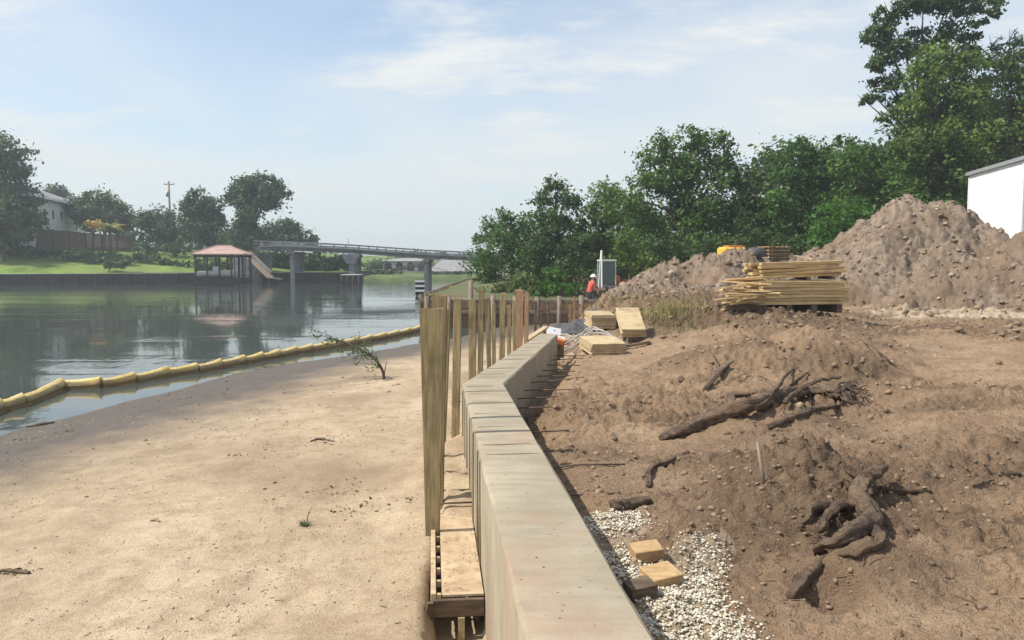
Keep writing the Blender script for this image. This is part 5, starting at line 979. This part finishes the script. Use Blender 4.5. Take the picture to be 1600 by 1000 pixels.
# ------------------------------------------------------------------ roots, logs, sticks, wood blocks
def wob(pts, n, amp, seed):
    rr = random.Random(seed); pts = [Vector(p) for p in pts]; out = []
    for i in range(n):
        f = i / (n - 1) * (len(pts) - 1); k = min(int(f), len(pts) - 2); u = f - k
        p0, p1, p2, p3 = pts[max(k - 1, 0)], pts[k], pts[k + 1], pts[min(k + 2, len(pts) - 1)]
        c = 0.5 * ((2 * p1) + (p2 - p0) * u + (2 * p0 - 5 * p1 + 4 * p2 - p3) * u * u + (3 * p1 - p0 - 3 * p2 + p3) * u ** 3)
        out.append(c + Vector((rr.uniform(-1, 1), rr.uniform(-1, 1), rr.uniform(-1, 1))) * amp)
    return out
def limb(pxs, rad, n=22, amp=0.012, seed=1, seg=10, lift=None, jit=0.13):
    pts = []
    for i, (x, v) in enumerate(pxs): p = on_dirt(x, v); pts.append(Vector((p.x, p.y, p.z + (lift[i] if lift else 0.5 * rad[i]))))
    c = wob(pts, n, amp, seed); rr = np.interp(np.linspace(0, len(rad) - 1, n), range(len(rad)), rad); mb = MB(); seg = seg + 8 if rad[0] > 0.012 else seg; n3_ = n * 2; c = wob(c, n3_, amp * 0.5, seed + 50); rr = np.interp(np.linspace(0, n - 1, n3_), range(n), rr)
    mb.tube(c, list(rr), seg, 0.0); ph = RNG.random(4) * 6; vv = np.array(mb.v).reshape(n3_, seg, 3); cc_ = np.array([tuple(q) for q in c])[:, None, :]
    sI, kI = np.meshgrid(np.arange(n3_), np.arange(seg), indexing='ij'); an = 2 * np.pi * kI / seg
    mod = 1 + 0.16 * np.sin(3 * an + ph[0] + 0.12 * sI) + 0.09 * np.sin(5 * an + ph[1] - 0.2 * sI) + 0.22 * fbm(np.cos(an) * 2 + sI * 0.33, np.sin(an) * 2 + seed * 3.1, seed, 4, 0.6) + 0.16 * fbm(sI * 0.25 + seed, an * 0, seed + 7, 3)
    vv = cc_ + (vv - cc_) * mod[..., None]; mb.v = [tuple(q) for q in vv.reshape(-1, 3)]
    al = np.concatenate([[0], np.cumsum([(Vector(c[i_ + 1]) - Vector(c[i_])).length for i_ in range(n3_ - 1)])])[sI]; mb.bark = np.stack([al * 5.0 + seed * 3.3, np.cos(an) * 2.0, np.sin(an) * 2.0], -1).reshape(-1, 3); return mb
rl = thing('root_log', 'long dark uprooted log with tangled roots lying across the dirt', 'log', (0, 0, 0))
limb([(1032, 688), (1075, 676), (1130, 655), (1190, 640), (1250, 625), (1310, 622)], [0.035, 0.085, 0.085, 0.08, 0.075, 0.085], 34, 0.012, 3, lift=[0.02, 0.05, 0.07, 0.09, 0.11, 0.12]).build('trunk', M['root'], rl, True)
limb([(1195, 645), (1225, 620), (1238, 605), (1262, 585)], [0.03, 0.028, 0.022, 0.012], 14, 0.015, 4, 8, lift=[0.06, 0.07, 0.06, 0.03]).build('root', M['root'], rl, True)
limb([(1150, 655), (1142, 640), (1170, 632)], [0.06, 0.05, 0.03], 10, 0.01, 5, 8, lift=[0.1, 0.16, 0.14]).build('root', M['root'], rl, True)
limb([(1225, 640), (1262, 612), (1290, 600), (1315, 595)], [0.03, 0.03, 0.025, 0.018], 14, 0.015, 6, 8, lift=[0.08, 0.10, 0.08, 0.04]).build('root', M['root'], rl, True)
limb([(1165, 655), (1205, 632), (1232, 590), (1248, 578)], [0.026, 0.024, 0.02, 0.012], 14, 0.015, 7, 7, lift=[0.07, 0.10, 0.08, 0.04]).build('root', M['root'], rl, True)
limb([(1200, 668), (1260, 648), (1310, 638)], [0.03, 0.04, 0.03], 12, 0.012, 8, 7, lift=[0.01, 0.03, 0.03]).build('root', M['root'], rl, True)
rq = random.Random(5)
for i in range(18): limb([(1300 + rq.uniform(-8, 12), 622 + rq.uniform(-10, 8)), (1322 + rq.uniform(-14, 14), 622 + rq.uniform(-16, 12)), (1345 + rq.uniform(-25, 22), 622 + rq.uniform(-25, 18))], [0.022, 0.014, 0.004], 8, 0.012, 300 + i, 6, lift=[0.08, rq.uniform(0.03, 0.16), rq.uniform(0, 0.10)]).build('rootlet', M['root'], rl, True)
st_ = thing('tree_stump', 'gnarled uprooted stump with thick twisted roots in the foreground dirt', 'stump', (0, 0, 0))
limb([(1352, 772), (1340, 800), (1362, 832), (1320, 850), (1270, 868)], [0.05, 0.068, 0.070, 0.052, 0.026], 26, 0.010, 13, 11, lift=[0.12, 0.12, 0.10, 0.06, 0.03], jit=0.16).build('trunk', M['root'], st_, True)
limb([(1350, 775), (1372, 765), (1380, 752)], [0.05, 0.05, 0.03], 9, 0.01, 14, 8, lift=[0.15, 0.15, 0.12]).build('root', M['root'], st_, True)
limb([(1345, 780), (1325, 770), (1312, 755), (1302, 765)], [0.03, 0.02, 0.014, 0.008], 12, 0.006, 15, 7, lift=[0.15, 0.17, 0.18, 0.12]).build('root', M['root'], st_, True)
limb([(1340, 810), (1300, 815), (1282, 838)], [0.038, 0.034, 0.018], 12, 0.012, 16, 8, lift=[0.1, 0.10, 0.03]).build('root', M['root'], st_, True)
limb([(1320, 800), (1275, 805), (1250, 830)], [0.034, 0.036, 0.02], 12, 0.015, 17, 8, lift=[0.04, 0.05, 0.02]).build('root', M['root'], st_, True)
limb([(1360, 835), (1375, 850), (1330, 872), (1290, 862)], [0.04, 0.034, 0.026, 0.014], 14, 0.012, 18, 8, lift=[0.06, 0.03, 0.02, 0.01]).build('root', M['root'], st_, True)
limb([(1375, 775), (1410, 772), (1455, 772)], [0.02, 0.025, 0.014], 10, 0.006, 19, 7, lift=[0.06, 0.03, 0.02]).build('root', M['root'], st_, True)
rrt = random.Random(77)
for par, (x0, x1, v0, v1), k_ in ((st_, (1260, 1380, 760, 865), 16), (rl, (1140, 1330, 590, 650), 16)):
    for i in range(k_):
        x, v_ = rrt.uniform(x0, x1), rrt.uniform(v0, v1); r0_ = rrt.uniform(0.004, 0.011)
        limb([(x, v_), (x + rrt.uniform(-22, 22), v_ - rrt.uniform(-6, 14)), (x + rrt.uniform(-45, 45), v_ - rrt.uniform(-12, 22))], [r0_, r0_ * 0.8, r0_ * 0.3], 7, 0.012, 200 + i, 5, lift=[0.02, rrt.uniform(0.02, 0.07), rrt.uniform(0.0, 0.06)]).build('rootlet', M['root'], par, True)
def loose(name, lab, cat, pxs, rad, seed, mt='root', lift=None, n=12, group=None, amp=0.008):
    o = limb(pxs, rad, n, amp, seed, 8, lift).build(name, M[mt], None, True); return set_props(o, lab, cat, group)
loose('short_log', 'short dark log lying at the top of the white gravel', 'log', [(957, 796), (985, 792), (1016, 786)], [0.042, 0.045, 0.038], 21)
loose('broken_root', 'pale crooked root above the short log by the gravel', 'root', [(1012, 762), (1018, 735), (1050, 722), (1075, 708)], [0.022, 0.028, 0.03, 0.02], 22)
p = on_dirt(1197, 752); o = MB().tube([(p.x, p.y, p.z - 0.1), (p.x - 0.06, p.y + 0.05, p.z + 0.3)], [0.017, 0.013], 7, 0.1).build('upright_stick', M['grey_wood'], None, True); set_props(o, 'thin stick standing upright in the dirt between log and stump', 'stick')
loose('dead_branch', 'dark branch sticking out on the left flank of the nearest soil mound', 'branch', [(1100, 612), (1125, 592), (1145, 575)], [0.03, 0.05, 0.02], 23, 'dark_wood', lift=[0.03, 0.1, 0.12])
loose('dead_branch', 'dark stick on the right slope of the nearest soil mound', 'branch', [(1345, 535), (1372, 555), (1398, 574)], [0.012, 0.015, 0.012], 24, 'dark_wood', lift=[0.05, 0.06, 0.03])
loose('dead_branch', 'small curved twig left of the nearest soil mound', 'branch', [(1108, 560), (1118, 572), (1120, 588)], [0.012, 0.012, 0.01], 25, 'dark_wood', lift=[0.14, 0.1, 0.02])
loose('dead_branch', 'short stick lying on smooth dirt left of the long log', 'branch', [(988, 629), (1005, 630), (1019, 632)], [0.012, 0.016, 0.012], 26, 'dark_wood')
loose('dead_branch', 'short dark stick at the right edge of the dirt', 'branch', [(1560, 744), (1578, 743), (1592, 742)], [0.018, 0.022, 0.016], 27, 'dark_wood')
loose('dead_branch', 'thin stick on the flat dirt right of the stump', 'branch', [(1518, 760), (1535, 756), (1552, 752)], [0.008, 0.010, 0.008], 28, 'dark_wood')
loose('dead_branch', 'pale root half buried below the stump', 'branch', [(1235, 935), (1255, 912), (1280, 890)], [0.02, 0.05, 0.03], 29, 'root', lift=[0.0, 0.03, 0.03])
loose('round_clod', 'lone dark clod on smooth dirt left of the long log', 'clod', [(1060, 596), (1064, 595), (1068, 595)], [0.03, 0.05, 0.03], 30, 'dark_wood', n=6)
for i, (px, v, sx, sy, rz, tx, mt, lab) in enumerate(((1010, 872, 0.20, 0.155, 0.15, 0.12, 'block', 'upper tan wood block on the gravel by the cap'), (1033, 912, 0.21, 0.19, 0.35, 0.12, 'block', 'lower bright tan wood block on the gravel by the cap'), (1000, 932, 0.17, 0.14, 0.3, 0.05, 'dark_wood', 'dark wood block wedged against the cap below the tan blocks'))):
    p = on_dirt(px, v); o = MB().box((0, 0, 0.045), (sx, sy, 0.085), (tx, -0.08, rz), 0.004).build('wood_block', M[mt]); o.location = p; set_props(o, lab, 'wood block')

# ------------------------------------------------------------------ gravel, clods, litter
def ico():
    bm = bmesh.new(); bmesh.ops.create_icosphere(bm, subdivisions=1, radius=1); v_ = np.array([v.co[:] for v in bm.verts]); f_ = np.array([[v.index for v in f.verts] for f in bm.faces]); bm.free(); return v_, f_
IV, IF = ico()
def scatter(name, xyz, rad, flat, mat, rng, label, cat):
    n = len(xyz); s_ = rad[:, None] * (0.7 + 0.6 * rng.random((n, 3))) * np.array([1, 1, flat])
    a = rng.random(n) * 6.283; ca, sa = np.cos(a), np.sin(a); jit = 1 + 0.35 * (rng.random((n, len(IV))) - 0.5)
    L_ = IV[None] * jit[:, :, None] ** 1.6 * s_[:, None, :]; X = L_[..., 0] * ca[:, None] - L_[..., 1] * sa[:, None]; Y = L_[..., 0] * sa[:, None] + L_[..., 1] * ca[:, None]
    vts = np.stack([X, Y, L_[..., 2]], -1) + xyz[:, None, :]; fs = IF[None] + (np.arange(n) * len(IV))[:, None, None]
    o = link_mesh(name, arr_mesh(name, vts.reshape(-1, 3), fs.reshape(-1, 3)), mat); o['kind'] = 'stuff'; o['label'] = label; o['category'] = cat; return o
rgc = np.random.default_rng(14); n = 5200; cy_ = rgc.uniform(26, 41, n); cx_ = rgc.uniform(3.5, 30, n); kp = rgc.random(n) < spoil_f(cx_, cy_) * 0.75; cx_, cy_ = cx_[kp], cy_[kp]; rc = 0.03 + 0.13 * rgc.random(len(cx_)) ** 4
scatter('spoil_chunks', np.stack([cx_, cy_, dirt_h(cx_, cy_) + rc * 0.1], -1), rc, 0.75, M['spoil'], rgc, 'coarse lumps of grey brown soil on the spoil heaps', 'soil')
def in_poly(x, y, poly):
    ins = np.zeros(len(x), bool); j = len(poly) - 1
    for i in range(len(poly)):
        xi, yi = poly[i]; xj, yj = poly[j]; c = ((yi > y) != (yj > y)) & (x < (xj - xi) * (y - yi) / (yj - yi + 1e-12) + xi); ins ^= c; j = i
    return ins
rg = np.random.default_rng(3)
gp = [tuple(on_dirt(x, v)[:2]) for x, v in ((905, 812), (945, 800), (1000, 798), (1010, 830), (985, 850), (1040, 862), (1080, 835), (1128, 824), (1150, 858), (1118, 900), (1120, 940), (1185, 998))] + [(2.0, 3.2), (2.0, 1.5), (0.75, 1.5), (0.50, 4.2)]
xs_, ys_ = [q[0] for q in gp], [q[1] for q in gp]; n = 34000
dg_ = bpy.data.objects['dirt_ground'].data; co = np.empty(len(dg_.vertices) * 3, np.float32); dg_.vertices.foreach_get('co', co); co = co.reshape(-1, 3); sel = (co[:, 1] < 8) & (co[:, 0] < 3); pv = np.empty(len(co), np.float32); dg_.attributes['pale'].data.foreach_get('value', pv)
pv[sel] = np.maximum(pv[sel], 0.45 * in_poly(co[sel, 0], co[sel, 1], gp)); dg_.attributes['pale'].data.foreach_set('value', pv)
gx = rg.uniform(min(xs_), max(xs_), n); gy = rg.uniform(min(ys_), max(ys_), n); wj = 0.09
keep = in_poly(gx + rg.normal(size=n) * wj * 0.6, gy + rg.normal(size=n) * wj * 0.6, gp) & (gx > wall_right(gy) + 0.02) & (vn(gx * 3, gy * 3, 5) + 0.12 * rg.normal(size=n) > -0.17)
gx, gy = gx[keep], gy[keep]; rad = 0.0055 + 0.007 * rg.random(len(gx)) ** 2
scatter('white_gravel', np.stack([gx, gy, dirt_h(gx, gy) + 0.004 + 0.012 * rg.random(len(gx))], -1), rad, 0.7, M['gravel'], rg, 'white crushed stone spilled beside the concrete cap', 'gravel')
n = 36000; yy = np.exp(rg.uniform(np.log(2.4), np.log(40), n)); xx = wall_right(yy) + 0.08 + rg.random(n) ** 1.05 * (0.75 * yy + 2)
rmv = tone_f(xx, yy); keep = rg.random(n) < 0.05 + 1.0 * rmv ** 1.5; xx, yy = xx[keep], yy[keep]
rad = (0.004 + 0.026 * rg.random(len(xx)) ** 7) * np.clip(yy / 6, 0.8, 5.0)
scatter('soil_clods', np.stack([xx, yy, dirt_h(xx, yy) + rad * 0.15], -1), rad, 0.7, M['clod'], rg, 'loose brown clods of soil strewn over the dirt lot', 'soil')
n = 2600; yy = np.exp(rg.uniform(np.log(3.0), np.log(26), n)); xx = wall_left(yy) - 0.05 - rg.random(n) * (0.62 * yy + 1.5); d = shore_d(xx, yy)
cl = vn(xx * 0.9, yy * 0.9, 41) + 0.5 * vn(xx * 3, yy * 3, 42); keep = (d > -0.1) & ((rg.random(n) < np.clip((cl - 0.05) * 3, 0.04, 1)) | ((d < 1.4) & (rg.random(n) < 0.35))); xx, yy = xx[keep], yy[keep]
rad = (0.006 + 0.018 * rg.random(len(xx)) ** 4) * np.clip(yy / 8, 0.7, 2.0)
scatter('beach_pebbles', np.stack([xx, yy, sand_h(xx, yy) + rad * 0.1], -1), rad, 0.5, M['clod'], rg, 'dark bits of mud and pebble strewn over the sand', 'pebbles')
n = 14000; yy = np.exp(rg.uniform(np.log(4.6), np.log(15), n)); xx = wall_left(yy) - 0.45 - rg.random(n) * (0.62 * yy + 1.5); d = shore_d(xx, yy); cl = vn(xx * 0.7, yy * 0.9, 141) + 0.5 * vn(xx * 2.4, yy * 2.4, 142)
keep = (d > 0.3) & (rg.random(n) < np.clip(0.35 + cl * 1.6, 0.06, 1)); xx, yy = xx[keep], yy[keep]; rad = (0.003 + 0.010 * rg.random(len(xx)) ** 3) * np.clip(yy / 7, 0.8, 1.8)
scatter('sand_crumbs', np.stack([xx, yy, sand_h(xx, yy)], -1), rad, 0.6, M['crumb'], rg, 'small crumbs of sand roughening the beach surface', 'sand')
def twigs(name, xx, yy, hf, Lr, thick, mat, label, cat, rng, tiltz=0.05):
    n = len(xx); a = rng.random(n) * 6.283; L_ = Lr[0] + (Lr[1] - Lr[0]) * rng.random(n) ** 2; dx, dy = np.cos(a) * L_ / 2, np.sin(a) * L_ / 2; z = hf(xx, yy) + thick; dz_ = L_ * tiltz * rng.normal(size=n)
    P0 = np.stack([xx - dx, yy - dy, hf(xx - dx, yy - dy) + thick], -1); P1 = np.stack([xx + dx, yy + dy, hf(xx + dx, yy + dy) + thick + np.abs(dz_)], -1); sx, sy = -np.sin(a) * thick, np.cos(a) * thick; s_ = np.stack([sx, sy, 0 * sx], -1); u = np.array([0, 0, thick * 1.6])
    V = np.stack([P0 - s_, P0 + s_, P0 + u, P1 - s_, P1 + s_, P1 + u], 1).reshape(-1, 3); b0 = (np.arange(n) * 6)[:, None]
    q = np.concatenate([b0 + np.array([[0, 3, 5, 2]]), b0 + np.array([[1, 2, 5, 4]]), b0 + np.array([[0, 1, 4, 3]])]); o = link_mesh(name, arr_mesh(name, V, q), mat); o['kind'] = 'stuff'; o['label'] = label; o['category'] = cat
n = 260; sY = rg.uniform(2.5, 17, n); fr = rg.random(n) ** 0.7; clp = vn(sY * 1.7, fr * 3, 9) > 0.02; sY, fr = sY[clp], fr[clp]; sX = wall_left(sY) * (1 - fr) + wall_right(sY) * fr
sX = np.clip(sX, wall_left(sY) + 0.04, wall_right(sY) - 0.03); srad = 0.002 + 0.007 * rg.random(len(sX)) ** 4
scatter('spilled_soil', np.stack([sX, sY, np.full(len(sX), CAP + 0.001)], -1), srad, 0.6, M['clod'], rg, 'crumbs of soil spilled on top of the concrete cap', 'soil')
n = 700; ss = rg.uniform(6.05, 7.7, n); dd = rg.uniform(0.07, 0.375, n); kk = rg.random(n) < np.clip(0.25 + vn(dd * 7, ss * 4, 6) * 1.6 + (ss - 6.8) * 0.3, 0.03, 1); ss, dd = ss[kk], dd[kk]
scatter('form_crumbs', np.stack([DN.x * ss + NN.x * dd, DN.y * ss + NN.y * dd, np.full(len(ss), 0.459)], -1), 0.003 + 0.009 * rg.random(len(ss)) ** 3, 0.6, M['crumb'], rg, 'sand and crumbs spilled on the wooden form tray', 'sand')
n = 3000; yy = np.exp(rg.uniform(np.log(3), np.log(24), n)); xx = wall_left(yy) - 0.1 - rg.random(n) * (0.62 * yy + 1); d = shore_d(xx, yy); cl = vn(xx * 0.8 + 3, yy * 0.8, 46) + 0.5 * vn(xx * 2.5, yy * 2.5, 47)
keep = (d > 0.1) & (rg.random(n) < np.clip((cl - 0.12) * 3, 0.02, 1)); twigs('beach_twigs', xx[keep], yy[keep], sand_h, (0.015, 0.07), 0.0025, M['litter'], 'small dry twigs scattered on the sand', 'twigs', rg)
n = 2600; yy = np.exp(rg.uniform(np.log(3), np.log(26), n)); xx = wall_right(yy) + 0.2 + rg.random(n) * (0.72 * yy + 1); keep = rg.random(n) < tone_f(xx, yy) + 0.1
twigs('dirt_twigs', xx[keep], yy[keep], dirt_h, (0.02, 0.13), 0.003, M['litter'], 'broken roots and twigs scattered in the turned soil', 'twigs', rg, 0.15)
# weeds on the berm
def blades(name, cx, cy, sx, sy, n, L, label, mat, rng, hf):
    x = cx + rng.normal(size=n) * sx; y = cy + rng.normal(size=n) * sy; z = hf(x, y); a = rng.random(n) * 6.283; ll = L * (0.4 + 0.8 * rng.random(n)); ln = 0.3 + 0.7 * rng.random(n); w_ = 0.004 + 0.006 * rng.random(n)
    b0 = np.stack([x, y, z - 0.02], -1); s_ = np.stack([-np.sin(a) * w_, np.cos(a) * w_, 0 * a], -1); m_ = b0 + np.stack([np.cos(a) * ll * ln * 0.3, np.sin(a) * ll * ln * 0.3, ll * 0.6], -1); t_ = b0 + np.stack([np.cos(a) * ll * ln, np.sin(a) * ll * ln, ll * (1.05 - 0.5 * ln)], -1)
    V = np.stack([b0 - s_, b0 + s_, m_ + s_ * 0.7, m_ - s_ * 0.7, t_ + s_ * 0.1, t_ - s_ * 0.1], 1).reshape(-1, 3); k = (np.arange(n) * 6)[:, None]; q = np.concatenate([k + np.array([[0, 1, 2, 3]]), k + np.array([[3, 2, 4, 5]])])
    o = link_mesh(name, arr_mesh(name, V, q), mat); o['kind'] = 'stuff'; o['label'] = label; o['category'] = 'weeds'; return o
c = on_dirt(1045, 487); blades('berm_weeds', c.x, c.y, 0.55, 0.9, 1300, 0.30, 'yellow green weeds growing on the slope of the berm', M['straw'], rg, dirt_h)
c = on_dirt(975, 475); blades('berm_grass', c.x, c.y, 0.9, 1.6, 1400, 0.20, 'thin dry grass on the low left end of the berm', M['straw'], rg, dirt_h)
c = on_dirt(1500, 400); blades('pile_weeds', c.x, c.y, 1.6, 1.4, 700, 0.16, 'sparse green weeds on the big dirt pile', M['leaf_olive'], rg, dirt_h)
# weed tufts, driftwood and the leaning sapling on the beach
c = on_sand(478, 822); tf = thing('weed_tuft', 'small dark weed tuft growing alone in the sand', 'weed', c); rgt = np.random.default_rng(8); mb = MB()
for i in range(26):
    a = rgt.random() * 6.283; l_ = 0.05 + 0.10 * rgt.random(); mb.add([(0.01 * math.cos(a + 1.5), 0.01 * math.sin(a + 1.5), 0), (-0.01 * math.cos(a + 1.5), -0.01 * math.sin(a + 1.5), 0), (math.cos(a) * l_, math.sin(a) * l_, 0.03 + 0.05 * rgt.random())], [(0, 1, 2)])
mb.build('leaves', M['leaf_dark'], tf); MB().tube([(0, 0, -0.02), (0.02, 0.0, 0.10), (0.06, 0.02, 0.20)], [0.006, 0.005, 0.002], 5).build('stem', M['litter'], tf)
def drift(lab, pxs, rad, seed, mt='dark_wood'):
    pts = [on_sand(x, v) + Vector((0, 0, r_ * 0.6)) for (x, v), r_ in zip(pxs, rad)]; c_ = wob(pts, 10, 0.006, seed); o = MB().tube(c_, list(np.interp(np.linspace(0, len(rad) - 1, 10), range(len(rad)), rad)), 7, 0.15, r_=random.Random(seed)).build('driftwood', M[mt], None, True); set_props(o, lab, 'driftwood')
drift('dark driftwood piece lying on sand at the lower left edge', [(0, 893), (20, 894), (46, 897)], [0.012, 0.022, 0.015], 41)
drift('dark stick lying in the shallow water inside the boom', [(40, 668), (62, 665), (84, 661)], [0.02, 0.03, 0.025], 42)
drift('pale small driftwood chip on the open sand', [(236, 815), (243, 814), (250, 816)], [0.012, 0.018, 0.010], 43, 'grey_wood')
drift('thin twig bundle on the sand below the leaning sapling', [(485, 690), (500, 687), (521, 690)], [0.012, 0.02, 0.010], 44)
rgl = np.random.default_rng(91); lv = []
for (px, v_, sz_, nl_) in ((500, 690, 0.34, 50), (365, 712, 0.14, 16), (300, 656, 0.12, 14), (545, 795, 0.34, 34), (425, 783, 0.14, 8), (640, 780, 0.10, 14), (20, 895, 0.16, 22), (105, 674, 0.12, 14), (40, 686, 0.12, 12), (530, 765, 0.30, 22), (450, 640, 0.5, 20), (560, 600, 0.5, 24), (330, 610, 0.6, 26), (230, 630, 0.6, 20), (420, 590, 0.6, 26)):
    c = on_sand(px, v_); x = c.x + rgl.normal(size=nl_) * sz_ * 0.7; y = c.y + rgl.normal(size=nl_) * sz_ * 0.6; p_ = np.stack([x, y, sand_h(x, y) + 0.006], -1); nn = rgl.normal(size=(nl_, 3)) * 0.4 + np.array([0, 0, 1]); nn /= np.linalg.norm(nn, axis=1)[:, None]
    tv = np.cross(nn, rgl.normal(size=(nl_, 3))); tv /= np.linalg.norm(tv, axis=1)[:, None]; bv = np.cross(nn, tv); L_ = 0.012 + 0.032 * rgl.random((nl_, 1)) ** 2; lv.append(np.stack([p_ - tv * L_, p_ + bv * L_ * 0.45 + nn * 0.006, p_ + tv * L_, p_ - bv * L_ * 0.45 + nn * 0.006], 1).reshape(-1, 3))
o = leaf_mesh('beach_leaf_litter', np.concatenate(lv), M['litter'], None); set_props(o, 'dark dead leaves scattered in patches over the sand', 'leaf litter', None, 'stuff')
sb = on_sand(600, 592); sp_ = thing('leaning_sapling', 'leafy green sapling leaning left over the water edge', 'sapling', sb); tips = [(596, 575), (580, 556), (550, 540), (512, 528)]
pts = [Vector((0, 0, -0.05))] + [P(x, v, sb.y - 0.0 + 0.1 * i) - sb for i, (x, v) in enumerate(tips)]; cc = wob(pts, 16, 0.008, 51); MB().tube(cc, list(np.linspace(0.035, 0.008, 16)), 7, 0.1).build('stem', M['bark'], sp_, True)
br_l = []; rr = random.Random(52)
for i in range(26):
    s_ = cc[rr.randrange(4, 16)]; e_ = s_ + Vector((rr.uniform(-0.8, 0.1), rr.uniform(-0.4, 0.4), rr.uniform(-0.05, 0.32))); md = s_.lerp(e_, 0.5) + Vector((0, 0, 0.06)); MB().tube([s_, md, e_], [0.008, 0.006, 0.002], 5).build('twig', M['bark'], sp_)
    for k in range(9): q = s_.lerp(e_, 0.3 + 0.7 * rr.random()); br_l.append((q.x, q.y, q.z, 0.075))
for s_ in ((-0.12, 0.02), (0.05, -0.05)): MB().tube([(0, 0, 0), (s_[0] * 0.5, s_[1], 0.2), (s_[0] * 1.6, s_[1], 0.42)], [0.02, 0.015, 0.006], 6).build('twig', M['bark'], sp_)
rl_ = np.random.default_rng(53); vt_ = leaf_verts(br_l, 9, 0.075, rl_, clump=0.7, slim=0.26); leaf_mesh('leaves', vt_, M['leaf_olive'], sp_)
# ------------------------------------------------------------------ humid summer air
m, t = new_mat('haze_air'); vpn = N(t, 'ShaderNodeVolumePrincipled', {'Color': (0.86, 0.93, 1.0, 1), 'Density': 0.0008, 'Anisotropy': 0.2}); oo = t.nodes.new('ShaderNodeOutputMaterial'); t.links.new(vpn.outputs[0], oo.inputs['Volume'])
hzb = MB().box((0, 0, 12.4), (1880, 1880, 31.2)).build('haze', m); hzb['kind'] = 'stuff'
print('objects', len(bpy.data.objects), 'tris', sum(len(m.loops) - 2 * len(m.polygons) for m in bpy.data.meshes))
